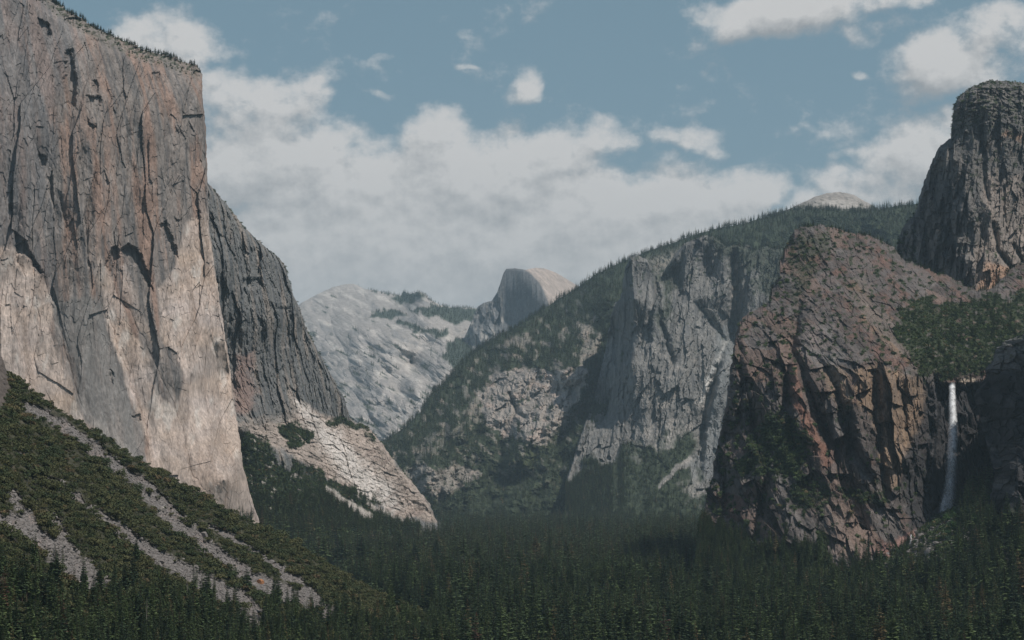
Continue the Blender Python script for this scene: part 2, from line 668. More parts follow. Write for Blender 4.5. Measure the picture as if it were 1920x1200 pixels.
LEANS = [  # dihedrals and corners of the wall: line, width, amount (a step: the right-hand side stands back)
    ([(235, 220), (238, 300), (243, 420)], 5, 16), ([(345, 260), (350, 330), (371, 410)], 4, 12), ([(150, 240), (160, 420), (170, 560)], 4, 14),
    ([(60, 260), (90, 350), (110, 440)], 4, 14), ([(95, 540), (120, 660), (160, 780)], 4, 9), ([(185, 560), (230, 680), (275, 800), (280, 880)], 4, 9),
    ([(205, 530), (250, 600), (300, 700), (340, 800), (355, 880), (400, 950)], 3, 6), ([(300, 560), (305, 640), (330, 700)], 4, 10),
    ([(20, 380), (30, 480), (45, 520)], 4, 14), ([(300, 180), (310, 300), (322, 400)], 4, 10), ([(265, 250), (272, 330), (290, 420)], 4, 8),
    ([(110, 360), (125, 470), (128, 560)], 4, 12), ([(365, 360), (378, 480), (392, 600), (410, 720), (430, 850)], 6, 10)]
HOLES = [  # roofs and alcoves whose upper edge throws a shadow
    ([(222, 470), (240, 455), (262, 470), (284, 520), (288, 548), (268, 525), (255, 500), (238, 495)], 26, 3),
    ([(195, 498), (208, 465), (222, 458), (226, 480), (212, 500), (203, 515)], 20, 3),
    ([(25, 462), (45, 448), (62, 478), (82, 510), (74, 518), (50, 480), (32, 476)], 22, 3),
    ([(120, 95), (136, 90), (146, 150), (142, 200), (126, 205), (118, 150)], 26, 4), ([(70, 30), (96, 45), (98, 70), (72, 64)], 20, 3),
    ([(160, 178), (192, 180), (190, 200), (166, 204)], 16, 3), ([(163, 220), (180, 236), (176, 246), (164, 238)], 14, 2),
    ([(172, 150), (186, 152), (184, 176), (176, 172)], 14, 2), ([(72, 286), (90, 292), (86, 310), (76, 312)], 14, 2), ([(326, 405), (340, 412), (334, 430)], 8, 2),
    ([(298, 420), (312, 412), (330, 460), (336, 486), (322, 478)], 18, 3), ([(164, 70), (182, 74), (180, 92), (166, 88)], 12, 2),
    ([(282, 136), (300, 134), (298, 150), (284, 152)], 10, 2), ([(330, 140), (352, 140), (350, 156), (332, 154)], 10, 2),
    ([(366, 396), (377, 392), (376, 412), (369, 414)], 12, 2), ([(205, 690), (214, 700), (212, 722), (206, 716)], 6, 2), ([(248, 780), (266, 775), (262, 790), (252, 792)], 8, 2)]


def ec_disp(px, py, X, Y, Z):
    up = 1 - sst(420, 800, py + fbm2(px / 120, py / 120, 3, 3) * 110)
    am = 0.30 + 0.70 * up
    d = 17 * fbm2(X / 170, Z / 700, 3, 21) * am + 8 * fbm2(X / 48, Z / 260, 4, 22) * am
    wx = X + 4 * fbm2(X / 45, Z / 90, 2, 23)
    f1, _, e1 = facet2(wx / 44, Z / 210, 24)
    f2, _, e2 = facet2((wx + 5) / 13, (Z + X * .2) / 95, 25)
    f3, _, e3 = facet2(wx / 6.5, Z / 14, 26)
    d += (17 * f1 * up + 3 * f1 * (1 - up)) + 4.5 * f2 * am + 1.9 * f3 * (0.35 + 0.65 * up)
    d += 1.2 * fbm2(X / 6, Z / 14, 4, 27) * (0.5 + 0.5 * up)
    # slanting flutes of the smooth slabs low on the wall
    sl = (X - (Z - 300) * -0.35)
    d += (1 - up) * 4 * ridge2(sl / 70, Z / 500, 3, 28)
    for ln, w, a in LEANS:
        wx2 = px + fbm2(px / 20, py / 40, 3, 33) * 6
        dd, s, al = pdist(wx2, py, ln)
        env = np.exp(-(dd / (w * 5)) ** 2) * np.clip(np.minimum(al, 1 - al) * 6, 0, 1)
        d += env * a * np.where(s < 0, 1.0, -0.2) * 0.9 * sst(0, 1.4, dd) + 2.5 * np.exp(-(dd / 1.8) ** 2) * np.clip(np.minimum(al, 1 - al) * 8, 0, 1)
    for pl, a, e in HOLES:
        q = sdf(px + fbm2(px / 9, py / 9, 3, 35) * 4, py + fbm2(px / 9, py / 9, 3, 36) * 4, pl)
        d += a * sst(-1.0, e * 1.6, q) * .8
    rim = 1 - sst(0, 40, py - np.interp(px, [-120, 60, 130, 200, 270, 330, 368, 380], [-70, -30, 22, 62, 92, 108, 124, 140]))
    d += 5 * rim * ridge2((X) / 30, Z / 6, 3, 37)
    # the summit slope lies back above the rim
    d += (90 + 40 * fbm2(px / 14, py / 10, 3, 38)) * np.clip(rim, 0, 1) ** 1.3 * sst(395, 350, px)
    return d


def ec_col(px, py, X, Y, Z):
    c = np.tile(np.array(GREY), (len(px), 1))
    s1 = streaks(X, Y, Z, 26, 260, 41)
    s2 = streaks(X, Y, Z, 8, 120, 42)
    s3 = streaks(X, Y, Z, 60, 180, 43)
    c = mixc(c, RUST, sst(-0.25, 0.4, s1 + .35 * s3 + .25 * fbm2(X / 60, Z / 90, 3, 44)) * .8)
    c = mixc(c, (0.30, 0.28, 0.26), sst(0.1, 0.6, s3) * .5)
    c = mixc(c, DARK, sst(0.05, 0.5, s2 + .5 * s1 * -1) * .7)
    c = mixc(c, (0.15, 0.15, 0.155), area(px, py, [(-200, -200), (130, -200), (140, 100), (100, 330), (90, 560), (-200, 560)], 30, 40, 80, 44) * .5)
    t = np.zeros(len(px))
    T1 = [(-200, 470), (20, 462), (48, 480), (80, 520), (100, 560), (92, 620), (118, 670), (140, 730), (165, 800), (165, 1300), (-200, 1300)]
    T2 = [(182, 470), (200, 505), (222, 560), (262, 640), (300, 735), (345, 800), (400, 1000), (400, 1300), (250, 1300), (285, 900), (268, 800), (232, 700), (200, 620), (186, 560)]
    T4 = [(352, 420), (395, 400), (408, 520), (440, 700), (465, 870), (500, 1000), (500, 1300), (330, 1300), (335, 900), (325, 800), (345, 700), (310, 640), (292, 545), (330, 500)]
    T5 = [(160, 760), (250, 850), (300, 900), (300, 1300), (165, 1300)]
    T3 = [(225, 500), (238, 496), (250, 530), (262, 580), (300, 660), (305, 700), (280, 640), (240, 570)]
    for k, pl in enumerate((T1, T2, T3, T4, T5)):
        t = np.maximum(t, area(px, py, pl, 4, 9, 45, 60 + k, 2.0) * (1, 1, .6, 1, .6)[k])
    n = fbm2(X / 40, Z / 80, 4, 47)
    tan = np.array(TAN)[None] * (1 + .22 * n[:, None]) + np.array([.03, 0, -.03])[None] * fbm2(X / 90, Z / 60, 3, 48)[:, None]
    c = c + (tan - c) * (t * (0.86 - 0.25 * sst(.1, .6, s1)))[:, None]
    # grey slab left inside the pale zone
    G = [(95, 560), (130, 560), (182, 560), (200, 640), (235, 720), (270, 810), (270, 900), (225, 850), (160, 790), (140, 720), (118, 660)]
    c = mixc(c, (0.205, 0.197, 0.187), area(px, py, G, 5, 14, 40, 70, 2.5) * .8)
    c = mixc(c, (0.27, 0.22, 0.18), sst(.25, .7, s1) * t * .5)
    c = mixc(c, (0.54, 0.51, 0.47), sst(.25, .7, fbm2(X / 22, Z / 60, 4, 49)) * t * .55)
    _, cid, edge = facet2(X / 13, Z / 80, 25)
    c *= (1 + .26 * (cid[:, None] - .5))
    # brush on the summit
    rim = py - np.interp(px, [-120, 60, 130, 200, 270, 330, 368, 380], [-70, -30, 22, 62, 92, 108, 124, 140])
    m = (1 - sst(6, 30, rim)) * sst(-.05, .25, fbm2(px / 9, py / 5, 3, 51)) * (px < 372)
    c = mixc(c, (0.21, 0.19, 0.17), (1 - sst(10, 30, rim + 12 * fbm2(px / 16, py / 12, 3, 39))) * (px < 376) * .7)
    c = mixc(c, VEG, m * .9)
    return c


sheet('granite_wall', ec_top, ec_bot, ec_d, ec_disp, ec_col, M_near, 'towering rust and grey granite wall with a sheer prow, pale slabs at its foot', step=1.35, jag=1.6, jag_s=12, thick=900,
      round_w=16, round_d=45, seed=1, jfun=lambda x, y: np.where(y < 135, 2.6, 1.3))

# ---- receding flank behind the prow, with the pale rockfall scar and wooded foot
ee_top = [(300, 250), (360, 330), (389, 342), (402, 356), (430, 388), (456, 424), (490, 456), (520, 480), (535, 498), (540, 520), (552, 556), (566, 590), (578, 625), (600, 664),
          (622, 706), (645, 745), (655, 782), (672, 792), (692, 802), (712, 826), (738, 862), (765, 895), (790, 925), (806, 945), (819, 978)]
ee_bot = [(300, 1060), (330, 1060), (360, 1060), (390, 1060), (420, 1060), (450, 1060), (480, 1060), (505, 1060), (530, 1060), (545, 1060), (560, 1060), (580, 1060), (600, 1058), (620, 1056),
          (640, 1054), (660, 1052), (680, 1050), (700, 1048), (720, 1046), (740, 1044), (760, 1042), (780, 1040), (800, 1038), (812, 1036), (825, 1034)]
ee_pts = [(300, 250, 3800), (389, 342, 3960), (430, 388, 4080), (535, 500, 4360), (578, 625, 4480), (655, 782, 4640), (738, 862, 4780), (819, 978, 5050),
          (400, 500, 3850), (450, 600, 3960), (520, 600, 4160), (440, 780, 3790), (520, 780, 4050), (600, 780, 4330), (450, 800, 3720), (540, 770, 4100),
          (460, 960, 3740), (560, 960, 3900), (660, 960, 4250), (620, 870, 4250), (560, 860, 3960), (700, 900, 4560), (760, 960, 4800), (300, 1060, 3800), (420, 1060, 3750), (500, 1060, 3600), (700, 1040, 4100), (825, 1034, 4700), (320, 700, 3950), (400, 850, 3850)]
ee_d = rbf(ee_pts)
SCAR = [(552, 742), (560, 748), (600, 775), (640, 790), (690, 802), (740, 860), (810, 950), (822, 985), (790, 975), (745, 970), (690, 940), (640, 915), (560, 862), (520, 845), (470, 812), (448, 800), (470, 796), (540, 790), (560, 775)]
EEV = [([(440, 812), (470, 812), (500, 830), (520, 870), (560, 890), (600, 905), (650, 930), (680, 945), (720, 962), (770, 985), (900, 1100), (300, 1100), (440, 900)], 1.0),
       ([(528, 795), (560, 792), (585, 805), (585, 830), (560, 840), (530, 836)], 1.0), ([(498, 815), (505, 830), (520, 848), (512, 850), (500, 835)], .9),
       ([(612, 792), (640, 786), (690, 795), (688, 802), (650, 800), (628, 806)], .9), ([(545, 865), (600, 885), (660, 915), (720, 950), (700, 958), (640, 935), (560, 900)], .8),
       ([(680, 808), (700, 815), (704, 830), (690, 826)], .7)]


def ee_disp(px, py, X, Y, Z):
    low = area(px, py, SCAR, 10, 10, 40, 5)
    veg = area(px, py, EEV[0][0], 8, 10, 40, 6)
    up = np.clip(1 - low - veg, 0, 1)
    h = Y * 0.5 + X
    d = 34 * fbm2(h / 150, Z / 600, 3, 61) * (.3 + .7 * up)
    f1, _, _ = facet2((h + 8 * fbm2(h / 30, Z / 50, 3, 60)) / 34, Z / 110, 62)
    f2, _, _ = facet2(h / 14, Z / 34, 63)
    f3, _, _ = facet2(h / 6, Z / 12, 64)
    d += (24 * f1 + 11 * f2 + 5 * f3) * (.25 + .75 * up) + 4 * fbm2(h / 8, Z / 10, 4, 65)
    d += 26 * np.abs(fbm2(h / 60, Z / 320, 3, 66)) * up
    for pl, a in [([(545, 540), (556, 552), (566, 590), (556, 600), (546, 575)], 30), ([(455, 520), (490, 520), (494, 535), (470, 545), (452, 535)], 25), ([(425, 398), (442, 398), (430, 470), (420, 460)], 20),
                  ([(520, 575), (545, 575), (545, 650), (525, 655)], 24), ([(430, 590), (440, 600), (436, 612), (426, 606)], 14), ([(575, 632), (582, 640), (578, 655), (570, 648)], 18),
                  ([(765, 935), (800, 948), (806, 962), (780, 960)], 20), ([(740, 925), (760, 948), (744, 952)], 14)]:
        d += a * sst(-1.5, 4, sdf(px + 3 * fbm2(px / 8, py / 8, 3, 67), py + 3 * fbm2(px / 8, py / 8, 3, 68), pl))
    g1, _, _ = facet2((px + py * .25) / 22, (py - px * .45) / 9, 59, .9)
    g2, _, _ = facet2((px + py * .3) / 8, (py - px * .5) / 4, 58, .9)
    d += low * (9 * g1 + 5 * g2 + 12 * ridge2((X * .8 + Z * .5) / 60, (Z - X) / 160, 3, 69))
    return d


def ee_col(px, py, X, Y, Z):
    h = Y * 0.5 + X
    c = np.tile(np.array((0.165, 0.165, 0.16)), (len(px), 1))
    s1 = fbm2(h / 26, Z / 200, 4, 71)
    s2 = fbm2(h / 9, Z / 90, 4, 72)
    c = mixc(c, (0.085, 0.092, 0.098), sst(-.05, .4, s2) * .75)
    c = mixc(c, (0.25, 0.215, 0.185), sst(.05, .5, s1) * .7)
    c = mixc(c, (0.24, 0.165, 0.14), area(px, py, [(440, 670), (475, 660), (480, 740), (465, 775), (440, 770)], 10, 14, 30, 7) * .7)
    c = mixc(c, (0.34, 0.29, 0.25), band(px, py, [(470, 470), (520, 560), (560, 640)], 10, 14) * sst(0, .5, s1) * .5)
    low = area(px, py, SCAR, 6, 14, 36, 5)
    n = fbm2(px / 26, py / 16, 5, 73)
    c = c + (np.array((0.40, 0.335, 0.29))[None] * (1 + .3 * n[:, None]) - c) * low[:, None]
    c = mixc(c, (0.66, 0.62, 0.58), band(px, py, [(556, 745), (590, 800), (640, 850), (680, 900), (715, 935)], 10, 30, .7, 12, 20, 3) * low * .8)
    c = mixc(c, (0.24, 0.19, 0.165), sst(.05, .5, fbm2(px / 40, (py + px * .6) / 9, 4, 74)) * low * sst(640, 700, px) * .7)
    c = mixc(c, (0.30, 0.26, 0.23), area(px, py, [(430, 795), (560, 770), (600, 790), (600, 860), (520, 850)], 8, 12, 30, 8) * .5)
    v = np.zeros(len(px))
    for k, (pl, a) in enumerate(EEV):
        v = np.maximum(v, a * area(px, py, pl, 3, 16, 26, 80 + k, .8))
    hole = sst(.28, .5, fbm2((px + py * .5) / 26, (py - px * .55) / 7, 4, 75)) * (1 - sst(960, 985, py))
    v = v * (1 - .9 * hole)
    tal = np.maximum(band(px, py, [(612, 915), (650, 945), (690, 968)], 5, 9, .5, 5, 12, 4), band(px, py, [(690, 945), (720, 962), (755, 980)], 4, 5, .5, 4, 12, 6))
    c = mixc(c, (0.42, 0.385, 0.35), np.maximum(tal, hole * area(px, py, EEV[0][0], 3, 16, 26, 80) * .8))
    v = v * (1 - tal)
    sp = sst(.32, .5, fbm2(px / 6, py / 4, 4, 76)) * (1 - sst(40, 90, np.abs(px - 540) * .2 + 0)) * .6 * (py > 400)
    c = mixc(c, VEG, sp * .6)
    c = mixc(c, VEG, v)
    c4 = np.concatenate([c, v[:, None]], 1)
    return c4


sheet('granite_flank', ee_top, ee_bot, ee_d, ee_disp, ee_col, M_near, 'dark streaked granite flank behind the prow with a pale rockfall scar below', step=1.5, jag=2.6, jag_s=11, thick=700, round_w=18, round_d=80, seed=2)

# ---- distant granite domes and slopes at the head of the valley
cr_top = [(480, 640), (540, 590), (568, 566), (600, 549), (625, 538), (645, 533), (664, 532), (682, 541), (705, 545), (735, 551), (752, 554), (758, 546), (768, 552), (776, 549), (786, 546), (798, 552), (808, 562), (825, 572), (850, 577), (880, 577), (910, 580), (960, 590)]
cr_bot = [(480, 900), (520, 930), (550, 950), (580, 950), (600, 950), (620, 950), (640, 950), (655, 950), (670, 950), (690, 950), (710, 950), (720, 950), (730, 950), (740, 950), (750, 950), (760, 950), (780, 950), (800, 950), (830, 950), (860, 950), (890, 940), (960, 930)]
cr_pts = [(480, 640, 15500), (568, 566, 17200), (664, 532, 18000), (752, 554, 16800), (786, 546, 14800), (850, 577, 15200), (960, 590, 15500),
          (600, 620, 15200), (660, 600, 15000), (700, 620, 13600), (760, 590, 14300), (840, 605, 13800), (600, 700, 13200), (660, 660, 13200), (720, 700, 12200), (770, 680, 12600), (830, 640, 12800),
          (640, 800, 11300), (700, 800, 10800), (760, 760, 10900), (860, 690, 11600), (720, 860, 10400), (640, 900, 10500), (480, 900, 12000), (560, 950, 10500), (760, 950, 9900), (960, 930, 10200), (900, 700, 12000),
          (735, 640, 12700), (690, 560, 16500)]
cr_d = rbf(cr_pts)
CRV = [[(770, 585), (800, 572), (830, 575), (895, 580), (893, 605), (850, 603), (800, 592)], [(740, 597), (765, 602), (800, 618), (838, 622), (830, 635), (790, 622), (745, 608)],
       [(838, 645), (880, 632), (900, 660), (880, 690), (850, 690), (830, 668)], [(690, 595), (720, 578), (765, 590), (720, 600)], [(730, 560), (760, 548), (800, 556), (760, 572)]]


def cr_disp(px, py, X, Y, Z):
    d = 200 * ridge2((px + py * .35) / 95, (py - px * .45) / 70, 3, 101, .4) + 12 * ridge2((px + py * .8) / 30, (py - px * .7) / 9, 3, 102)
    dd, s, al = pdist(px, py, [(735, 600), (700, 640), (670, 690), (660, 740)])
    d += 180 * np.exp(-(dd / 26) ** 2)
    dd, s, al = pdist(px + 14 * fbm2(px / 40, py / 40, 3, 7), py, [(800, 650), (760, 700), (730, 760), (700, 800)])
    d += 220 * np.exp(-(dd / 22) ** 2)
    f, _, _ = facet2((px + py * .4) / 16, (py - px * .5) / 22, 103)
    return d + 18 * f


def cr_col(px, py, X, Y, Z):
    c = np.tile(np.array((0.335, 0.315, 0.295)), (len(px), 1))
    st = fbm2((px + py * .9) / 50, (py - px * .75) / 6, 5, 111)
    c *= (1 + .12 * st[:, None])
    c = mixc(c, (0.52, 0.49, 0.45), sst(.05, .5, fbm2((px + py) / 60, (py - px * .6) / 14, 4, 112)) * .7)
    c = mixc(c, (0.19, 0.193, 0.195), sst(.05, .5, fbm2(px / 40, (py - px * .3) / 20, 4, 113) + (py - 700) / 500) * .6)
    v = np.zeros(len(px))
    for k, pl in enumerate(CRV):
        v = np.maximum(v, area(px, py, pl, 3, 9, 18, 120 + k))
    v = np.maximum(v, sst(.3, .55, fbm2((px + py * .5) / 34, (py - px * .6) / 8, 4, 114) + (py - 720) / 600) * .85)
    v = np.maximum(v, (1 - sst(2, 7, py - np.interp(px, [x for x, y in cr_top], [y for x, y in cr_top]))) * sst(0, .3, noise2(px / 6, py / 20, 9)) * (px > 690) * .9)
    c = mixc(c, (0.060, 0.075, 0.055), v)
    return np.concatenate([c, v[:, None]], 1)


sheet('far_granite_slopes', cr_top, cr_bot, cr_d, cr_disp, cr_col, M_far, 'pale far granite slopes and small domes at the head of the valley', step=1.4, jag=.8, jag_s=9, thick=2500, round_w=8, round_d=200, seed=3)

# ---- the half-cut dome
hd_top = [(868, 640), (880, 612), (890, 588), (896, 575), (906, 568), (922, 564), (932, 548), (938, 532), (944, 512), (949, 504), (965, 503), (985, 506), (1003, 502), (1020, 503), (1042, 511), (1062, 523), (1085, 537), (1120, 575), (1140, 620)]
hd_bot = [(868, 720), (880, 720), (890, 720), (898, 720), (908, 720), (920, 720), (930, 720), (940, 720), (950, 720), (960, 720), (975, 720), (990, 720), (1005, 720), (1020, 720), (1040, 720), (1060, 720), (1085, 720), (1110, 720), (1140, 720)]
hd_edge = [(984, 505), (998, 515), (1012, 530), (1021, 547), (1026, 562), (1034, 580), (1050, 640), (1060, 720)]
hd_d = rbf([(868, 640, 13300), (896, 575, 13400), (922, 565, 13350), (946, 505, 13500), (905, 640, 13000), (880, 720, 12700), (950, 600, 13220), (950, 700, 13000), (984, 505, 13260), (998, 515, 13170), (1012, 530, 13060), (1021, 547, 13000),
            (1026, 562, 12950), (1034, 580, 12900), (1050, 640, 12800), (1060, 720, 12700), (975, 560, 13150), (1000, 600, 13000), (1003, 503, 13420), (1042, 511, 13650), (1085, 537, 13900), (1050, 560, 13100), (1085, 600, 13200), (1140, 620, 13800), (1140, 720, 13300), (1025, 520, 13250)])


def hd_disp(px, py, X, Y, Z):
    e, s, al = pdist(px, py, hd_edge)
    face = sst(-2, 2, -e * s if False else np.where(s > 0, e, -e))
    d = 7 * fbm2(px / 7, py / 60, 4, 131) + 45 * fbm2(px / 20, py / 26, 3, 132) * (px < 938)
    f, _, _ = facet2(px / 9, py / 24, 133)
    d += 26 * f * np.where(px < 940, 1.6, .12)
    return d


def hd_col(px, py, X, Y, Z):
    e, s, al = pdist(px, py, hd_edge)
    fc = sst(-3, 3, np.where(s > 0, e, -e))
    c = np.tile(np.array((0.13, 0.135, 0.14)), (len(px), 1)) * (1 + .3 * fbm2(px / 5, py / 50, 4, 134))[:, None]  # shade of the cut face painted in as a dark bluish base
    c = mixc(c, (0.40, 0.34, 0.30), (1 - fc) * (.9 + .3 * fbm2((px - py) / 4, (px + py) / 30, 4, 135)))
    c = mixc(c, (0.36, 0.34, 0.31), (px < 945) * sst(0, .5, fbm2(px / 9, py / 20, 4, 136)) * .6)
    v = sst(640, 665, py + 12 * fbm2(px / 14, py / 14, 3, 137)) * (px < 905)
    c = mixc(c, (0.06, 0.075, 0.055), v)
    return np.concatenate([c, v[:, None]], 1)


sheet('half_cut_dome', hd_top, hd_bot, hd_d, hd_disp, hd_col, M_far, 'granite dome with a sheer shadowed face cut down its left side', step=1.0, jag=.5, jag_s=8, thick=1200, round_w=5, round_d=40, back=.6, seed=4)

# ---- wooded ridge across the middle distance, with its crags
rg_top = [(700, 850), (722, 828), (760, 800), (790, 770), (805, 742), (838, 712), (862, 684), (888, 660), (905, 650), (935, 628), (960, 618), (1000, 592), (1040, 565), (1080, 541), (1115, 515), (1150, 498), (1180, 485), (1215, 470), (1260, 456), (1300, 440), (1345, 428),
          (1390, 420), (1430, 408), (1465, 400), (1500, 392), (1560, 392), (1600, 398), (1640, 395), (1670, 388), (1710, 383), (1760, 378), (1840, 380)]
rg_bot = [(700, 1000)] + [(720 + i * 37, 1000) for i in range(30)] + [(1840, 1000)]
rg_pts = [(722, 828, 7500), (805, 742, 8100), (905, 650, 8700), (1000, 592, 8900), (1080, 541, 9100), (1180, 485, 9000), (1300, 440, 8900), (1430, 408, 8700), (1560, 392, 8500), (1710, 383, 8200), (1840, 380, 8000),
          (800, 880, 6900), (760, 930, 7000), (900, 900, 7000), (850, 800, 7400), (900, 740, 7700), (1000, 700, 7750), (950, 650, 8300), (1060, 620, 8200), (1100, 700, 7200), (1160, 700, 7700), (1000, 820, 7050), (1060, 800, 7100), (1080, 760, 7180),
          (1000, 900, 6880), (1090, 900, 6680), (1100, 820, 6950), (1130, 910, 6690), (1150, 900, 6900), (1300, 900, 6800), (1500, 900, 6500), (1250, 600, 7800), (1400, 600, 7700), (1500, 500, 7900), (1600, 450, 8000), (700, 1000, 6600), (1000, 1000, 6500), (1300, 1000, 6300), (1840, 1000, 6000), (1840, 600, 7200),
          (1130, 560, 8050), (1250, 500, 8600), (1400, 460, 8300)]
rg_d = rbf(rg_pts)
RG_ROCK = [([(930, 700), (985, 690), (1020, 692), (1060, 695), (1090, 690), (1105, 720), (1095, 750), (1060, 770), (1045, 820), (1000, 832), (950, 828), (925, 805), (910, 780), (895, 745)], .95),
           ([(780, 875), (830, 880), (865, 872), (898, 885), (890, 905), (860, 930), (790, 930), (755, 905), (745, 880)], .75), ([(935, 645), (960, 628), (1000, 630), (1000, 642), (960, 650), (936, 652)], .6),
           ([(1080, 600), (1120, 600), (1125, 660), (1100, 670), (1085, 640)], .6), ([(770, 840), (830, 800), (880, 790), (860, 820), (800, 860)], .4), ([(860, 770), (905, 725), (920, 740), (890, 790)], .5),
           ([(1200, 470), (1300, 450), (1420, 470), (1480, 500), (1480, 640), (1200, 640)], .5), ([(1235, 912), (1262, 880), (1290, 858), (1296, 864), (1270, 888), (1245, 912)], .9)]


def rg_disp(px, py, X, Y, Z):
    rk = np.zeros(len(px))
    for k, (pl, a) in enumerate(RG_ROCK):
        rk = np.maximum(rk, a * area(px, py, pl, 6, 12, 34, 140 + k))
    d = 150 * ridge2((px + .6 * py) / 130, (py - .8 * px) / 260, 3, 151) + 45 * fbm2(px / 30, py / 26, 4, 152)
    f, _, _ = facet2((px + .3 * py + 4 * fbm2(px / 12, py / 12, 2, 1)) / 14, py / 44, 153)
    f2, _, _ = facet2(px / 4.5, py / 8, 154)
    d += rk * (34 * f + 13 * f2) + 8 * fbm2(px / 6, py / 6, 3, 155)
    dd, s, al = pdist(px, py, [(955, 738), (970, 775), (985, 782)])
    d += 70 * np.exp(-(dd / 4) ** 2)
    dd, s, al = pdist(px, py, [(1108, 560), (1112, 700), (1085, 790), (960, 905)])
    d += 45 * np.exp(-(dd / 26) ** 2)
    return d


def rg_col(px, py, X, Y, Z):
    rk = np.zeros(len(px))
    for k, (pl, a) in enumerate(RG_ROCK):
        rk = np.maximum(rk, a * area(px, py, pl, 4, 18, 30, 140 + k))
    n = fbm2(px / 14, py / 12, 5, 161)
    patch = sst(.18, .42, fbm2((px + .7 * py) / 26, (py - .9 * px) / 16, 4, 162) + .1 * n) * (1 - sst(845, 935, py)) * sst(1130, 1060, px) * (px < 1140) * .7
    rk = np.maximum(rk * sst(-.5, -.15, n + rk * .3 - .1), patch * .75)
    ridge = py - np.interp(px, [p[0] for p in rg_top], [p[1] for p in rg_top])
    rk = rk * sst(4, 26, ridge)
    c = np.tile(np.array((0.30, 0.268, 0.24)), (len(px), 1)) * (1 + .3 * fbm2(px / 9, py / 26, 4, 163))[:, None]
    c = mixc(c, (0.15, 0.15, 0.145), sst(0, .5, fbm2(px / 7, py / 40, 4, 164)) * .6)
    c = mixc(c, (0.42, 0.33, 0.28), sst(.1, .5, fbm2(px / 30, py / 12, 4, 165)) * .5)
    c = mixc(c, (0.48, 0.44, 0.40), band(px, py, [(1048, 700), (1056, 740), (1062, 775)], 4, 3, .5, 3) * .8)
    v = 1 - rk
    g = np.array((0.040, 0.052, 0.030))[None] * (1 + .35 * fbm2(px / 22, py / 10, 4, 166))[:, None]
    g = mixc(g, (0.075, 0.085, 0.040), band(px, py, [(1100, 760), (1060, 800), (960, 880)], 10, 12, .8, 10) * .5)
    c = c + (g - c) * v[:, None]
    return np.concatenate([c, v[:, None]], 1)


sheet('wooded_ridge', rg_top, rg_bot, rg_d, rg_disp, rg_col, M_mid, 'long wooded ridge with grey crags falling to the valley floor', step=1.6, jag=1.2, jag_s=14, thick=1500, round_w=14, round_d=160, seed=5)

# ---- bald dome on the ridge
sd_top = [(1440, 402), (1475, 394), (1500, 382), (1530, 368), (1550, 362), (1575, 360), (1600, 365), (1620, 376), (1640, 388), (1665, 400)]
sd_bot = [(1440, 470), (1470, 470), (1500, 470), (1530, 470), (1550, 470), (1575, 470), (1600, 470), (1620, 470), (1640, 470), (1665, 470)]
sd_d = rbf([(1440, 402, 9200), (1500, 382, 9150), (1575, 360, 9300), (1640, 388, 9200), (1665, 400, 9300), (1560, 400, 8960), (1500, 420, 8950), (1620, 410, 9000), (1550, 470, 8850), (1440, 470, 8900), (1665, 470, 8950)])


def sd_col(px, py, X, Y, Z):
    c = np.tile(np.array((0.28, 0.262, 0.242)), (len(px), 1)) * (1 + .25 * fbm2((px + 2 * py) / 20, (py - .5 * px) / 5, 4, 171))[:, None]
    c = mixc(c, (0.42, 0.40, 0.37), band(px, py, [(1505, 395), (1560, 380), (1620, 390)], 6, 8, .7, 8) * .6)
    v = sst(385, 400, py + 10 * fbm2(px / 12, py / 7, 3, 172) + np.abs(px - 1570) * .08) * .9
    return np.concatenate([mixc(c, (0.04, 0.05, 0.03), v), v[:, None]], 1)


sheet('bald_dome', sd_top, sd_bot, sd_d, lambda px, py, X, Y, Z: 25 * fbm2(px / 20, py / 8, 4, 173), sd_col, M_far, 'low bald granite dome rising above the wooded ridge', step=1.3, jag=.7, jag_s=10, thick=900, round_w=8, round_d=120, seed=6)

# ---- the pointed rock and the spires wall at mid right
sr_top = [(1060, 905), (1075, 860), (1095, 800), (1108, 760), (1125, 700), (1138, 640), (1150, 570), (1163, 560), (1172, 505), (1182, 482), (1196, 478), (1212, 486), (1222, 505), (1240, 520), (1250, 500), (1262, 482), (1280, 460), (1300, 448), (1320, 440), (1345, 446), (1362, 462),
          (1385, 458), (1410, 470), (1440, 462), (1475, 470), (1520, 480)]
sr_bot = [(1060, 990), (1075, 990), (1092, 990), (1105, 990), (1120, 990), (1135, 990), (1150, 990), (1160, 990), (1170, 990), (1182, 990), (1196, 990), (1210, 990), (1222, 990), (1238, 990), (1250, 990), (1262, 990), (1280, 990), (1300, 990), (1320, 990), (1345, 990), (1362, 990),
          (1385, 990), (1410, 990), (1440, 990), (1475, 990), (1520, 990)]
sr_d = rbf([(1060, 905, 6720), (1075, 860, 6860), (1108, 760, 7150), (1138, 640, 7500), (1163, 560, 7180), (1182, 482, 7200), (1190, 560, 7060), (1184, 680, 7000), (1175, 780, 6950), (1150, 700, 7100), (1130, 780, 7050), (1215, 490, 7200), (1240, 520, 7420), (1300, 450, 7400),
            (1345, 446, 7420), (1410, 470, 7500), (1520, 480, 7500), (1230, 620, 7120), (1280, 600, 7200), (1330, 560, 7300), (1370, 600, 7420), (1430, 600, 7300), (1250, 750, 6950), (1330, 700, 7080), (1358, 650, 7250), (1390, 700, 7050), (1340, 800, 6980), (1380, 850, 6850), (1230, 850, 6820),
            (1150, 870, 6800), (1300, 860, 6860), (1060, 990, 6420), (1110, 930, 6620), (1200, 990, 6450), (1350, 990, 6400), (1520, 990, 6300), (1230, 930, 6600), (1320, 930, 6620), (1520, 750, 6900)])
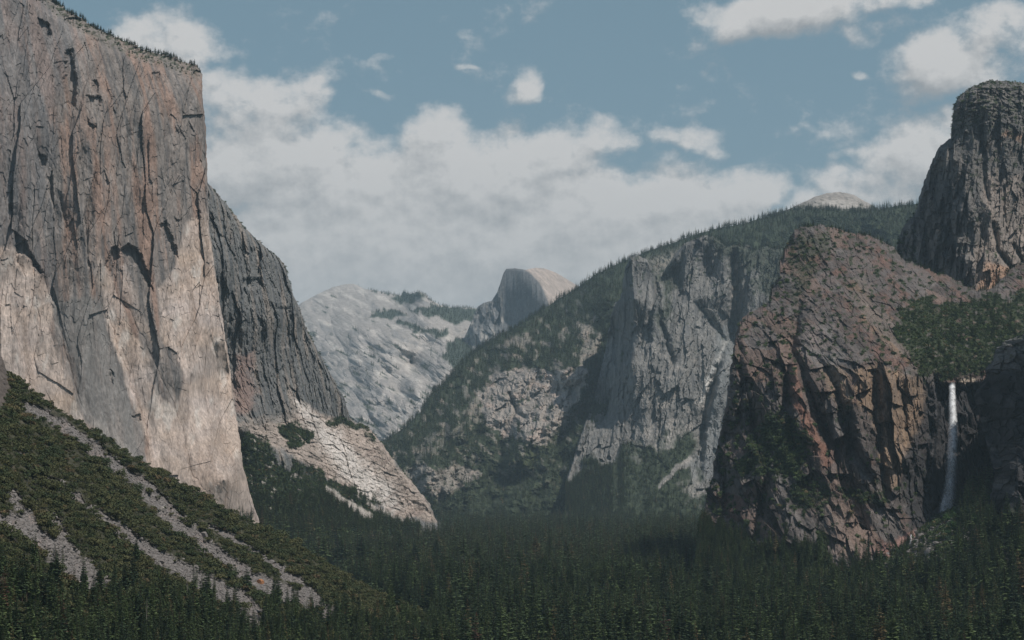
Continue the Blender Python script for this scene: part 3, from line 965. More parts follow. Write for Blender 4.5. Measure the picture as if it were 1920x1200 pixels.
SRV = [[(1040, 1000), (1060, 900), (1120, 860), (1180, 850), (1225, 835), (1262, 818), (1300, 810), (1312, 840), (1300, 900), (1290, 930), (1340, 940), (1500, 940), (1500, 1000)],
       [(1340, 440), (1420, 440), (1520, 440), (1520, 600), (1440, 600), (1420, 520), (1385, 500), (1350, 480)], [(1232, 520), (1250, 505), (1262, 520), (1255, 600), (1240, 600)]]


def sr_disp(px, py, X, Y, Z):
    d = 26 * ridge2((px + .12 * py) / 60, py / 420, 2, 181) + 12 * fbm2(px / 22, py / 60, 3, 182)
    e, s, al = pdist(px + 1.5 * fbm2(px / 9, py / 14, 3, 180), py, [(1183, 478), (1189, 560), (1187, 640), (1181, 700), (1168, 790)])
    d += 8.5 * np.where(s > 0, np.minimum(e, 34), 0) * sst(820, 760, py)
    wx = px + 4 * fbm2(px / 10, py / 14, 3, 183) + .15 * py
    f, _, _ = facet2(wx / 17, py / 85, 184)
    f2, _, _ = facet2(wx / 6.5, py / 26, 185)
    f3, _, _ = facet2(wx / 3, py / 7, 188)
    f0, _, _ = facet2((wx + 7) / 40, py / 120, 189, .9)
    d += 34 * f0 + 26 * f + 11 * f2 + 3 * f3 + 2 * fbm2(px / 4, py / 6, 3, 186)
    for ln, w, a in [([(1310, 570), (1340, 610), (1360, 640), (1345, 690), (1325, 760)], 6, 70), ([(1375, 470), (1378, 560), (1372, 640)], 9, 110), ([(1225, 500), (1238, 600), (1262, 680)], 5, 55), ([(1266, 500), (1276, 560)], 8, 45), ([(1325, 480), (1322, 520)], 14, 60),
                     ([(1180, 620), (1178, 700), (1165, 790)], 5, 40), ([(1150, 600), (1160, 700), (1130, 790)], 5, 60), ([(1345, 690), (1320, 780), (1310, 900)], 6, 50)]:
        dd, s, al = pdist(px + 4 * fbm2(px / 14, py / 14, 2, 187), py, ln)
        d += a * np.exp(-(dd / w) ** 2) * np.clip(np.minimum(al + .15, 1 - al + .15) * 5, 0, 1)
    v = area(px, py, SRV[0], 8, 14, 34, 190)
    return d * (1 - .75 * v)


def sr_col(px, py, X, Y, Z):
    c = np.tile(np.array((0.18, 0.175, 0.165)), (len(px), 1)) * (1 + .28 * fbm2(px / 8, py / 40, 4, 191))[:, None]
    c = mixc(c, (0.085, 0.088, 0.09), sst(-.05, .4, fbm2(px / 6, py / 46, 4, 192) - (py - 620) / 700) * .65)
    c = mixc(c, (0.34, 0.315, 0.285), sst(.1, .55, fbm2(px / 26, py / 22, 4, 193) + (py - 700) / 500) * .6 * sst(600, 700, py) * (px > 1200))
    c = mixc(c, (0.66, 0.64, 0.60), np.maximum(band(px, py, [(1308, 565), (1340, 605), (1360, 637)], 2.2, 2.2, .5, 3), band(px, py, [(1360, 637), (1340, 690), (1322, 750)], 3, 9, .6, 4)) * .75)
    c = mixc(c, (0.17, 0.185, 0.19), area(px, py, [(1345, 620), (1385, 600), (1400, 700), (1340, 900), (1290, 900), (1330, 760)], 8, 8, 30, 194) * .6)
    c = mixc(c, (0.44, 0.35, 0.27), band(px, py, [(1375, 430), (1380, 500), (1376, 580)], 5, 3, .6, 5) * .6)
    v = np.zeros(len(px))
    for k, pl in enumerate(SRV):
        v = np.maximum(v, area(px, py, pl, 14, 34, 34, 190 + k) * (1, .72, .8)[k])
    v = np.maximum(v, sst(.38, .55, fbm2(px / 10, py / 12, 4, 195) + .1 * (px > 1380) + (500 - py) / 700) * .8)
    v = v * (1 - band(px, py, [(1235, 912), (1262, 885), (1296, 860)], 4, 6, .4, 4))
    v = v * (1 - band(px, py, [(1312, 830), (1300, 870), (1305, 930)], 5, 8, .6, 8) * .8)
    g = np.array((0.040, 0.052, 0.032))[None] * (1 + .3 * fbm2(px / 18, py / 8, 4, 196))[:, None]
    c = c + (g - c) * v[:, None]
    return np.concatenate([c, v[:, None]], 1)


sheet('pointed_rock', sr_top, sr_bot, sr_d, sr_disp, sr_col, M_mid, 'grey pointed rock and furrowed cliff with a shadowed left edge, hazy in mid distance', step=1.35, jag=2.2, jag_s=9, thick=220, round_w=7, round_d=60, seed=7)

# ---- brown buttress on the right and the amphitheatre of the waterfall
cb_top = [(1316, 985), (1326, 930), (1337, 880), (1350, 815), (1362, 755), (1370, 700), (1378, 645), (1385, 602), (1402, 588), (1425, 575), (1445, 560), (1450, 540), (1462, 520), (1466, 490), (1478, 455), (1490, 432), (1510, 424), (1535, 422), (1570, 430), (1605, 438),
          (1640, 445), (1672, 460), (1690, 482), (1720, 496), (1750, 508), (1790, 522), (1830, 545), (1860, 540), (1900, 500), (2200, 430)]
cb_bot = [(1300, 1100), (1322, 1100), (1340, 1105), (1356, 1110), (1370, 1110), (1384, 1110), (1398, 1110), (1412, 1110), (1426, 1110), (1440, 1110), (1454, 1110), (1468, 1110), (1484, 1110), (1500, 1110), (1515, 1110), (1530, 1110), (1548, 1110), (1566, 1110), (1590, 1110), (1615, 1110),
          (1640, 1110), (1664, 1110), (1690, 1110), (1715, 1110), (1740, 1110), (1775, 1110), (1815, 1110), (1850, 1110), (1900, 1110), (2200, 1110)]
cb_pts = [(1316, 985, 2930), (1350, 815, 3080), (1385, 602, 3250), (1450, 545, 3420), (1478, 455, 3600), (1510, 424, 3600), (1605, 438, 3640), (1690, 482, 3680), (1790, 522, 3650), (1900, 500, 3750), (1990, 480, 3800),
          (1400, 700, 3030), (1420, 850, 2920), (1400, 1000, 2830), (1470, 640, 3090), (1490, 560, 3270), (1500, 700, 2960), (1520, 660, 3020), (1560, 620, 3080), (1600, 560, 3250), (1600, 680, 2910), (1680, 560, 3300), (1660, 690, 2900),
          (1720, 700, 2930), (1500, 850, 2870), (1580, 850, 2830), (1640, 860, 2800), (1700, 860, 2810), (1740, 860, 2900), (1480, 1000, 2730), (1600, 1000, 2690), (1690, 1000, 2700), (1650, 1040, 2640), (1740, 740, 2960), (1765, 712, 3010),
          (1790, 716, 3030), (1790, 850, 3000), (1790, 970, 2880), (1850, 740, 3060), (1850, 900, 3000), (1920, 900, 3000), (1800, 690, 3040), (1800, 620, 3200), (1850, 600, 3280), (1900, 580, 3380), (1800, 560, 3450), (1990, 700, 3100), (1300, 1100, 2700), (1600, 1100, 2560), (1990, 1100, 2500), (1800, 1040, 2650)]
cb_d = rbf(cb_pts)
CBG = [  # gullies: line, half width px, depth m
    ([(1495, 670), (1510, 720), (1540, 790), (1562, 840)], 9, 60), ([(1535, 670), (1562, 710), (1580, 770), (1600, 860)], 8, 50), ([(1500, 560), (1490, 620), (1478, 690), (1470, 760)], 11, 70), ([(1640, 700), (1645, 780), (1650, 860), (1662, 930)], 9, 55),
    ([(1470, 700), (1480, 780), (1490, 840)], 8, 38), ([(1690, 720), (1700, 800), (1720, 900)], 6, 28), ([(1385, 640), (1395, 720), (1380, 800)], 6, 28), ([(1350, 860), (1360, 940), (1350, 1010)], 7, 30), ([(1440, 900), (1425, 960), (1415, 1020)], 8, 34),
    ([(1740, 730), (1745, 820), (1735, 900), (1730, 960)], 8, 40), ([(1590, 760), (1600, 840), (1640, 900)], 6, 30), ([(1400, 760), (1420, 840), (1400, 900)], 7, 26)]
CBV = [([(1690, 580), (1740, 560), (1800, 570), (1850, 560), (1895, 560), (1990, 500), (1990, 690), (1880, 660), (1850, 690), (1800, 705), (1770, 712), (1730, 695), (1700, 660), (1680, 620)], .95),
       ([(1440, 770), (1500, 790), (1520, 840), (1500, 880), (1470, 900), (1430, 890), (1390, 900), (1380, 880), (1400, 830)], .85), ([(1480, 880), (1530, 890), (1560, 930), (1540, 960), (1490, 950)], .7),
       ([(1290, 1000), (1330, 985), (1400, 1010), (1480, 1030), (1540, 1010), (1560, 1050), (1600, 1060), (1660, 1050), (1700, 1050), (1740, 1020), (1780, 985), (1830, 955), (1900, 960), (1990, 940), (1990, 1200), (1290, 1200)], 1.0),
       ([(1570, 915), (1620, 920), (1660, 925), (1650, 950), (1600, 950)], .8), ([(1500, 430), (1560, 440), (1500, 560), (1480, 560), (1478, 470)], .5), ([(1840, 620), (1990, 560), (1990, 700), (1880, 640)], .9)]


def cliffy(px, py):
    return area(px, py, [(1300, 1100), (1330, 900), (1380, 640), (1450, 600), (1520, 650), (1560, 680), (1700, 695), (1740, 705), (1860, 712), (1990, 700), (1990, 1000), (1750, 1010), (1640, 1060)], 12, 16, 60, 200)


def cb_disp(px, py, X, Y, Z):
    k = cliffy(px, py)
    h = X + .10 * Z
    d = 13 * ridge2(h / 120, Z / 700, 2, 201) * (.4 + .6 * k) + 9 * fbm2(h / 40, Z / 200, 3, 202)
    wx = h + 6 * fbm2(h / 26, Z / 60, 3, 203)
    f1, _, _ = facet2(wx / 38, Z / 130, 204, .9)
    f2, _, _ = facet2(wx / 14, Z / 55, 205, .9)
    f3, _, _ = facet2(wx / 6, Z / 17, 206, .8)
    fb, _, _ = facet2((X + 4 * fbm2(Z / 30, X / 30, 2, 5)) / 27, (Z + .2 * X) / 30, 221, .9)
    d += (26 * f1 + 9 * f2 + 16 * fb) * (.12 + .88 * k) + 5.5 * f3 + 2.0 * fbm2(X / 6, Z / 8, 4, 207)
    g1, _, _ = facet2((X + .5 * Z) / 44, (Z - .5 * X) / 24, 208, .9)
    d += (1 - k) * (6 * g1 + 9 * fbm2(px / 30, py / 22, 4, 222) + 7 * ridge2((X + Z) / 60, (Z - X) / 40, 3, 209))
    for ln, w, a in CBG:
        dd, s, al = pdist(px + 5 * fbm2(px / 18, py / 18, 3, 209), py, ln)
        d += .72 * a * np.exp(-(dd / w) ** 2) * np.clip(np.minimum(al + .1, 1 - al + .1) * 5, 0, 1)
    # the recess the fall drops through, undercut below its lip
    q = sdf(px + 4 * fbm2(px / 16, py / 24, 3, 210), py, [(1757, 716), (1850, 716), (1900, 730), (1900, 960), (1800, 975), (1745, 960), (1748, 850)])
    d += 55 * sst(0, 14, q)
    v = np.zeros(len(px))
    for i, (pl, a) in enumerate(CBV[:4]):
        v = np.maximum(v, a * area(px, py, pl, 8, 12, 30, 220 + i))
    return d * (1 - .35 * v)


def cb_col(px, py, X, Y, Z):
    k = cliffy(px, py)
    h = X + .25 * Z
    c = np.tile(np.array((0.084, 0.070, 0.064)), (len(px), 1)) * (1 + .25 * fbm2(h / 14, Z / 40, 4, 211))[:, None]  # brown rock, its base colour darkened to stand in for cloud shadow
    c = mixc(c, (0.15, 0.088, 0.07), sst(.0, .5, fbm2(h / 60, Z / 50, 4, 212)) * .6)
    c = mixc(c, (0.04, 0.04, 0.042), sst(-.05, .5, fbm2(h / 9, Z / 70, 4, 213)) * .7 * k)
    up = 1 - k
    c = mixc(c, (0.15, 0.092, 0.074), up * sst(-.1, .4, fbm2(px / 20, py / 16, 4, 214)) * .7)
    c = mixc(c, (0.105, 0.095, 0.092), up * sst(.1, .4, fbm2(px / 18, py / 12, 4, 215)) * .7)
    c = mixc(c, (0.25, 0.175, 0.11), band(px, py, [(1605, 530), (1640, 600), (1690, 650), (1740, 690)], 14, 18, .8, 14, 24, 9) * .5)
    _, cid, _ = facet2(h / 16, Z / 34, 205)
    _, cid2, _ = facet2((h + 9) / 34, Z / 50, 207)
    c = mixc(c, (0.135, 0.124, 0.118), sst(.55, .8, cid2) * .6)
    c = mixc(c, (0.165, 0.120, 0.10), sst(.6, .85, 1 - cid2) * .6)
    c *= (1 + (.2 + .35 * k[:, None]) * (cid[:, None] - .5))
    # golden columns beside the fall
    gd = area(px, py, [(1600, 690), (1650, 688), (1690, 695), (1740, 725), (1735, 800), (1700, 850), (1690, 900), (1665, 920), (1650, 850), (1640, 780), (1610, 760)], 6, 10, 26, 216)
    c = mixc(c, (0.24, 0.172, 0.12), gd * (.55 + .45 * sst(-.2, .3, fbm2(px / 5, py / 40, 4, 217))))
    c = mixc(c, (0.23, 0.175, 0.13), area(px, py, [(1530, 675), (1590, 690), (1600, 760), (1580, 790), (1555, 730)], 6, 8, 22, 218) * .6)
    c = mixc(c, (0.24, 0.125, 0.09), band(px, py, [(1485, 690), (1500, 760), (1530, 830), (1550, 860)], 7, 12, .6, 7) * .6)
    c = mixc(c, (0.20, 0.15, 0.125), area(px, py, [(1540, 930), (1620, 960), (1640, 1000), (1620, 1050), (1560, 1040)], 6, 14, 26, 219) * .6)
    c = mixc(c, (0.17, 0.16, 0.155), area(px, py, [(1500, 600), (1560, 620), (1590, 680), (1540, 690), (1500, 660)], 8, 8, 26, 230) * .6)
    # shade round the fall, painted into the rock as near black
    recess_shade = area(px, py, [(1738, 730), (1800, 712), (1990, 715), (1990, 990), (1780, 985), (1700, 1010), (1690, 880), (1718, 800)], 8, 12, 26, 231)
    c = mixc(c, (0.040, 0.040, 0.043), recess_shade * .85)
    c = mixc(c, (0.40, 0.33, 0.26), area(px, py, [(1800, 712), (1818, 706), (1832, 712), (1815, 724), (1802, 722)], 2, 3, 8, 232))
    v = np.zeros(len(px))
    for i, (pl, a) in enumerate(CBV):
        v = np.maximum(v, a * area(px, py, pl, 4, 18, 26, 220 + i))
    hol = sst(.2, .5, fbm2(px / 14, py / 8, 4, 233))
    v = v * (1 - .75 * hol * (py < 960))
    v = np.maximum(v, sst(.22, .42, fbm2(px / 10, py / 7, 4, 234)) * up * .85)
    v = np.maximum(v, sst(.4, .55, fbm2(px / 9, py / 11, 4, 235) + .12 * (px < 1500)) * k * (1 - gd) * (px < 1740) * .8)
    sc_ = area(px, py, [(1640, 1030), (1700, 1000), (1760, 985), (1780, 1000), (1730, 1040), (1660, 1062)], 4, 8, 14, 236)
    c = mixc(c, (0.24, 0.15, 0.13), sc_)
    v = v * (1 - sc_ * .9)
    c = mixc(c, VEG, v)
    return np.concatenate([c, v[:, None]], 1)


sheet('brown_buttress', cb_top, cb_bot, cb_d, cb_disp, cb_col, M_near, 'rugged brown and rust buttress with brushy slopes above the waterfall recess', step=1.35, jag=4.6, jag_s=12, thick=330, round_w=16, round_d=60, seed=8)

# ---- tall tower at the upper right
ht_top = [(1678, 480), (1684, 452), (1692, 425), (1704, 412), (1716, 400), (1724, 372), (1734, 335), (1748, 300), (1764, 272), (1783, 258), (1786, 225), (1789, 198), (1800, 178), (1822, 163), (1845, 153), (1868, 150), (1890, 152), (1930, 158), (2200, 230)]
ht_bot = [(1678, 620), (1690, 620), (1700, 620), (1712, 620), (1724, 620), (1736, 620), (1748, 620), (1760, 620), (1772, 620), (1784, 620), (1796, 620), (1808, 620), (1822, 620), (1836, 620), (1850, 620), (1868, 620), (1890, 620), (1930, 620), (2200, 620)]
ht_d = rbf([(1678, 480, 4080), (1704, 412, 4100), (1734, 335, 4120), (1783, 258, 4080), (1789, 198, 4040), (1790, 300, 3900), (1802, 400, 3800), (1822, 490, 3730), (1835, 560, 3690), (1750, 400, 3990), (1760, 480, 3920), (1720, 480, 4020), (1868, 150, 4060), (1845, 200, 3900), (1930, 158, 4080), (1900, 300, 3940),
             (1860, 400, 3820), (1920, 420, 3900), (1860, 500, 3745), (1920, 500, 3830), (2040, 300, 4050), (2040, 560, 3900), (1700, 620, 4000), (1850, 620, 3620), (1920, 600, 3700)], 0.12)


def ht_disp(px, py, X, Y, Z):
    lf = sst(1800, 1770, px - (py - 300) * .12)
    d = 24 * ridge2((X) / 75, Z / 620, 2, 241) + 9 * fbm2(X / 30, Z / 140, 3, 242)
    f1, _, _ = facet2((px + .1 * py) / 13, py / 62, 243, .9)
    f2, _, _ = facet2((px + .1 * py) / 6, py / 19, 244, .9)
    fb, _, _ = facet2(px / 17, (py + .3 * px) / 14, 247, .9)
    d = d * .5 + (22 * f1 + 8 * f2 + 5 * fb) * (1 + .7 * lf) + 3 * fbm2(X / 6, Z / 8, 4, 245)
    for ln, w, a in [([(1862, 420), (1870, 470), (1895, 500)], 5, 30), ([(1880, 350), (1885, 440)], 4, 18), ([(1840, 240), (1846, 330), (1850, 370)], 6, 26), ([(1900, 460), (1918, 490)], 5, 26)]:
        dd, s, al = pdist(px, py, ln)
        d += a * np.exp(-(dd / w) ** 2)
    top = sst(280, 200, py)
    d += top * 14 * ridge2(X / 30, Z / 14, 3, 246)
    return d


def ht_col(px, py, X, Y, Z):
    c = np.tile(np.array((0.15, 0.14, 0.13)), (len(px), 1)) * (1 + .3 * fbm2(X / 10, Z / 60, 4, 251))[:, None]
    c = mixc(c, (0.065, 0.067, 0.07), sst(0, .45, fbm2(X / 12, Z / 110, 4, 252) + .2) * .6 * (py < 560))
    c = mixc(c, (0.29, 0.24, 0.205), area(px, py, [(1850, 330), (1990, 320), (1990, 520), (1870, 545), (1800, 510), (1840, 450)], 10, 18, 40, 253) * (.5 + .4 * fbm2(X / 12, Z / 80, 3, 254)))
    c = mixc(c, (0.42, 0.26, 0.17), area(px, py, [(1850, 490), (1900, 500), (1900, 548), (1830, 545)], 6, 8, 20, 255) * .6)
    c = mixc(c, (0.38, 0.25, 0.18), band(px, py, [(1885, 250), (1930, 265), (1960, 280)], 6, 6, .6, 6) * .6)
    v = sst(.05, .35, fbm2(px / 9, py / 6, 4, 256)) * sst(330, 180, py) * .9
    v = np.maximum(v, sst(.42, .55, fbm2(px / 9, py / 9, 4, 257)) * .7 * (px > 1800))
    v = np.maximum(v, sst(.12, .3, fbm2(px / 9, py / 9, 4, 258)) * (py > 430) * (px < 1720) * .8)
    return np.concatenate([mixc(c, VEG, v), v[:, None]], 1)


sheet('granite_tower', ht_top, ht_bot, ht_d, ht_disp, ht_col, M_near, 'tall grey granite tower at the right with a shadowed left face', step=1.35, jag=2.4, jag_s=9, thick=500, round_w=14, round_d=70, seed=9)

# ---- dark leaning wall right of the fall
lt_top = [(1852, 1010), (1862, 960), (1856, 930), (1864, 900), (1872, 860), (1866, 800), (1846, 770), (1826, 742), (1836, 722), (1850, 705), (1846, 690), (1862, 676), (1866, 655), (1884, 640), (1905, 632), (1925, 620), (1960, 600), (2220, 520)]
lt_bot = [(1852, 1060), (1864, 1060), (1872, 1060), (1880, 1060), (1888, 1060), (1894, 1050), (1900, 1050), (1906, 1040), (1912, 1040), (1920, 1040), (1930, 1040), (1940, 1040), (1950, 1040), (1962, 1040), (1976, 1040), (1990, 1040), (2010, 1040), (2220, 1040)]
lt_d = rbf([(1862, 960, 2620), (1872, 860, 2720), (1866, 800, 2800), (1826, 742, 2880), (1846, 690, 2860), (1884, 640, 2820), (1925, 620, 2750), (2060, 560, 2600), (1890, 700, 2740), (1900, 800, 2640), (1900, 880, 2520), (1895, 960, 2440), (1940, 800, 2600), (1940, 900, 2560), (1940, 960, 2480), (2060, 800, 2560), (2060, 1040, 2400), (1852, 1060, 2500), (1960, 1040, 2400)], 0.12)


def lt_disp(px, py, X, Y, Z):
    d = 20 * ridge2(X / 60, Z / 160, 3, 261) + 9 * fbm2(X / 20, Z / 50, 4, 262)
    f1, _, _ = facet2(X / 20, Z / 60, 263, .9)
    f2, _, _ = facet2(X / 8, Z / 20, 264, .9)
    fb, _, _ = facet2(px / 15, (py + .4 * px) / 17, 270, .9)
    return d + 26 * f1 + 14 * f2 + 14 * fb + 2 * fbm2(X / 4, Z / 4, 3, 265)


def lt_col(px, py, X, Y, Z):
    c = np.tile(np.array((0.038, 0.038, 0.040)), (len(px), 1)) * (1 + .7 * fbm2(X / 8, Z / 30, 4, 266))[:, None]  # the wall's shade is put into this near-black base
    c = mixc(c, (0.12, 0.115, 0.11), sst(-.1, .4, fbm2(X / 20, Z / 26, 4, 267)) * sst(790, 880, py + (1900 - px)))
    c = mixc(c, (0.17, 0.165, 0.16), sst(705, 680, py) * .8)  # sunlit top painted paler than the shaded wall
    v = sst(.1, .35, fbm2(px / 10, py / 7, 4, 268)) * sst(690, 650, py) * .8
    v = np.maximum(v, sst(940, 985, py + 14 * fbm2(px / 20, py / 20, 3, 269)))
    return np.concatenate([mixc(c, VEG, v), v[:, None]], 1)


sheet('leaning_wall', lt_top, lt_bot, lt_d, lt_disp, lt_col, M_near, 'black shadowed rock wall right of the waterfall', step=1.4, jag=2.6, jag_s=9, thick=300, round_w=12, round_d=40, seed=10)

# ---- near talus slope on the left
ns_top = [(-420, 560), (-60, 665), (-20, 668), (4, 668), (10, 690), (26, 712), (60, 735), (110, 768), (160, 798), (220, 840), (290, 878), (350, 915), (420, 952), (480, 985), (540, 1018), (600, 1052), (660, 1085), (720, 1115), (790, 1150), (860, 1190), (940, 1235)]
ns_bot = [(-420, 1290)] + [(-130 + i * 54, 1290) for i in range(19)] + [(960, 1290)]
ns_d = rbf([(-160, 640, 1560), (4, 680, 1640), (110, 768, 1700), (220, 840, 1750), (350, 915, 1800), (480, 985, 1840), (600, 1052, 1850), (720, 1115, 1860), (860, 1190, 1880), (940, 1235, 1880),
            (0, 850, 1380), (150, 950, 1450), (300, 1050, 1520), (500, 1120, 1620), (-160, 900, 1250), (-100, 1290, 980), (0, 1100, 1160), (200, 1200, 1220), (400, 1200, 1420), (600, 1200, 1600), (750, 1230, 1700), (400, 1290, 1250), (700, 1290, 1550), (200, 1290, 1100), (960, 1290, 1650)])
TALUS = [([(50, 762), (90, 780), (140, 812), (200, 862), (260, 905), (300, 950), (330, 985), (380, 1020), (440, 1065), (500, 1098), (560, 1125), (615, 1152)], 9, 15),
         ([(385, 985), (440, 1012), (500, 1050), (560, 1095), (625, 1155)], 5, 10), ([(76, 886), (120, 914), (170, 955), (215, 985), (280, 1035), (340, 1070), (400, 1100), (455, 1135), (475, 1165)], 4.5, 21),
         ([(-40, 955), (30, 985), (90, 1022), (130, 1060), (185, 1100)], 15, 25), ([(22, 925), (50, 965), (70, 1000)], 10, 12), ([(95, 965), (115, 1000), (130, 1040)], 5, 14), ([(270, 900), (330, 960), (380, 1000)], 5, 5), ([(40, 855), (56, 858)], 6, 6)]


def ns_talus(px, py):
    t = np.zeros(px.shape)
    for k, (ln, a, b) in enumerate(TALUS):
        t = np.maximum(t, band(px, py, ln, a, b, .35, 6, 22, 270 + k))
    return t * (1 - .9 * sst(.5, .65, fbm2(px / 16, py / 12, 3, 280)))


def ns_disp(px, py, X, Y, Z):
    t = ns_talus(px, py)
    return 14 * fbm2(px / 90, py / 60, 4, 271) + 3 * fbm2(px / 9, py / 7, 4, 272) + 10 * t


def ns_col(px, py, X, Y, Z):
    t = ns_talus(px, py)
    c = np.tile(np.array((0.050, 0.050, 0.032)), (len(px), 1)) * (1 + .3 * fbm2(px / 20, py / 14, 4, 281))[:, None]
    c = mixc(c, (0.12, 0.10, 0.075), sst(.2, .5, fbm2(px / 12, py / 8, 4, 282)) * .5)
    r = np.array((0.17, 0.158, 0.152))[None] * (1 + .3 * fbm2(px / 7, py / 6, 4, 283))[:, None]
    r = mixc(r, (0.28, 0.225, 0.20), sst(0, .5, fbm2(px / 50, py / 30, 3, 284)) * .5)
    c = c + (r - c) * t[:, None]
    w = area(px, py, [(-200, 600), (12, 665), (18, 720), (8, 760), (-200, 760)], 3, 5, 12, 285)
    c = mixc(c, (0.10, 0.085, 0.075), w)
    v = (1 - t) * (1 - w)
    return np.concatenate([c, v[:, None]], 1)


sheet('talus_slope', ns_top, ns_bot, ns_d, ns_disp, ns_col, M_near, 'brushy slope striped with grey talus running down to the right', step=1.7, jag=1.2, jag_s=18, thick=160, round_w=14, round_d=30, back=.7, seed=11)


# ------------------------------------------------------------------ valley floor
def floor_z(x, y):
    xr = np.interp(y, [0, 1500, 2200, 2500, 2700, 3000, 3400, 4200, 9000], [520, 500, 470, 432, 370, 240, 330, 800, 1600])
    xl = np.interp(y, [0, 1800, 2200, 3000, 3600, 4300, 5000, 5400, 7000, 9000], [900, 200, 230, 280, 307, 210, 175, 200, 700, 1500])
    r = 0.45 * np.maximum(0, x - xr) + 0.32 * np.maximum(0, -x - xl)
    r = np.minimum(r, 0.34 * np.maximum(0, -x - xl) + np.maximum(0, 0.45 * (x - 432)) + 16)
    n = 5 * fbm2(x / 300, y / 300, 3, 300) + 2
    up = sst(9000, 30000, y) * 900
    return np.minimum(r, 260) + n + np.minimum(up, 900) * 0


gx = np.concatenate([np.linspace(-9000, -3000, 12), np.linspace(-2900, 2900, 240), np.linspace(3000, 9000, 12)])
gy = np.concatenate([np.linspace(-1500, 900, 12), np.linspace(950, 7000, 300), np.linspace(7200, 22500, 40)])
GX, GY = np.meshgrid(gx, gy)
GZ = floor_z(GX.ravel(), GY.ravel())
GC = np.tile(np.array((0.035, 0.036, 0.024)), (GZ.size, 1)) * (1 + .3 * fbm2(GX.ravel() / 60, GY.ravel() / 60, 3, 301))[:, None]
go = mesh_obj('ground', np.stack([GX.ravel(), GY.ravel(), GZ], -1), grid_faces(len(gx), len(gy))[:, ::-1], M_near, GC, smooth=True)
go['kind'] = 'structure'
go['label'] = 'valley floor'

# ================================================================== vegetation and rubble
def quads_obj(name, Q, mat, **k):
    Q = np.asarray(Q, np.float32)            # n,4,3
    return mesh_obj(name, Q.reshape(-1, 3), np.arange(len(Q) * 4).reshape(-1, 4), mat, **k)


def tube_quads(pts, rad, n=6):
    out = []
    ring = []
    for p, r in zip(pts, rad):
        ring.append([(p[0] + r * math.cos(2 * math.pi * i / n), p[1] + r * math.sin(2 * math.pi * i / n), p[2]) for i in range(n)])
    for a, b in zip(ring[:-1], ring[1:]):
        for i in range(n):
            out.append([a[i], a[(i + 1) % n], b[(i + 1) % n], b[i]])
    return out


def conifer_crown(seed, h=1.0, r=0.13, whorls=30, nb=8, base=0.1, sparse=0.0, fine=2):
    """drooping sprays in uneven whorls, gaps between them, one-sided thin spots"""
    g = np.random.default_rng(seed)
    Q = []
    lean = g.uniform(-.012, .012, 2)
    weak = g.uniform(0, 2 * math.pi)
    for w in range(whorls):
        t = base + (1 - base) * (w + g.uniform(-.3, .3)) / whorls
        t = min(max(t, base), .985)
        q = (t - base) / (1 - base)
        Lr = 1.18 * r * ((1 - q) ** 0.92) * min(1, .45 + q * 3.5) * g.uniform(.78, 1.12) + .006
        m = max(3, int(round(nb * (1 - .35 * q))))
        ph = g.uniform(0, 6.28)
        for b in range(m):
            if g.random() < sparse:
                continue
            a = ph + 6.283 * b / m + g.uniform(-.3, .3)
            L = Lr * g.uniform(.62, 1.22) * (1 - .3 * max(0, math.cos(a - weak)) * (1 - q))
            dx, dy = math.cos(a), math.sin(a)
            z0 = t * h
            droop = (-.30 + .75 * q) * L + g.uniform(-.1, .1) * L
            cx, cy = lean[0] * t, lean[1] * t
            for s in range(fine):
                u0, u1 = (.05, 1.0) if fine == 1 else ((.05, .62), (.45, 1.0))[s % 2]
                wd = L * g.uniform(.20, .30) * (1.15 if s == 0 else .85)
                mid = (u0 + u1) / 2
                z_a, z_m, z_b = z0 + droop * u0, z0 + droop * mid + .03 * L, z0 + droop * u1 - .10 * L
                tw = g.uniform(-.5, .5) * wd
                Q.append([(cx + dx * L * u0, cy + dy * L * u0, z_a), (cx + dx * L * mid - dy * wd, cy + dy * L * mid + dx * wd, z_m - .35 * wd + tw),
                          (cx + dx * L * u1, cy + dy * L * u1, z_b), (cx + dx * L * mid + dy * wd, cy + dy * L * mid - dx * wd, z_m - .35 * wd - tw)])
                # a hanging spray under the branch gives the bough its depth
                hg = L * g.uniform(.16, .28)
                Q.append([(cx + dx * L * u0, cy + dy * L * u0, z_a + .04 * L), (cx + dx * L * u1, cy + dy * L * u1, z_b),
                          (cx + dx * L * (u1 - .1), cy + dy * L * (u1 - .1), z_b - hg * .6), (cx + dx * L * (u0 + .1), cy + dy * L * (u0 + .1), z_a - hg)])
    tip = h
    for a in (0, 1.57):
        dx, dy = math.cos(a) * .007, math.sin(a) * .007
        Q.append([(lean[0] - dx, lean[1] - dy, .95 * h), (lean[0] + dx, lean[1] + dy, .95 * h), (lean[0] + dx * .1, lean[1] + dy * .1, tip), (lean[0] - dx * .1, lean[1] - dy * .1, tip)])
    return Q


def trunk_quads(h=.93, r=.011, n=6):
    return tube_quads([(0, 0, -.06), (0, 0, .04), (.002, .001, h * .5), (0, 0, h)], [r * 1.5, r, r * .6, r * .12], n)


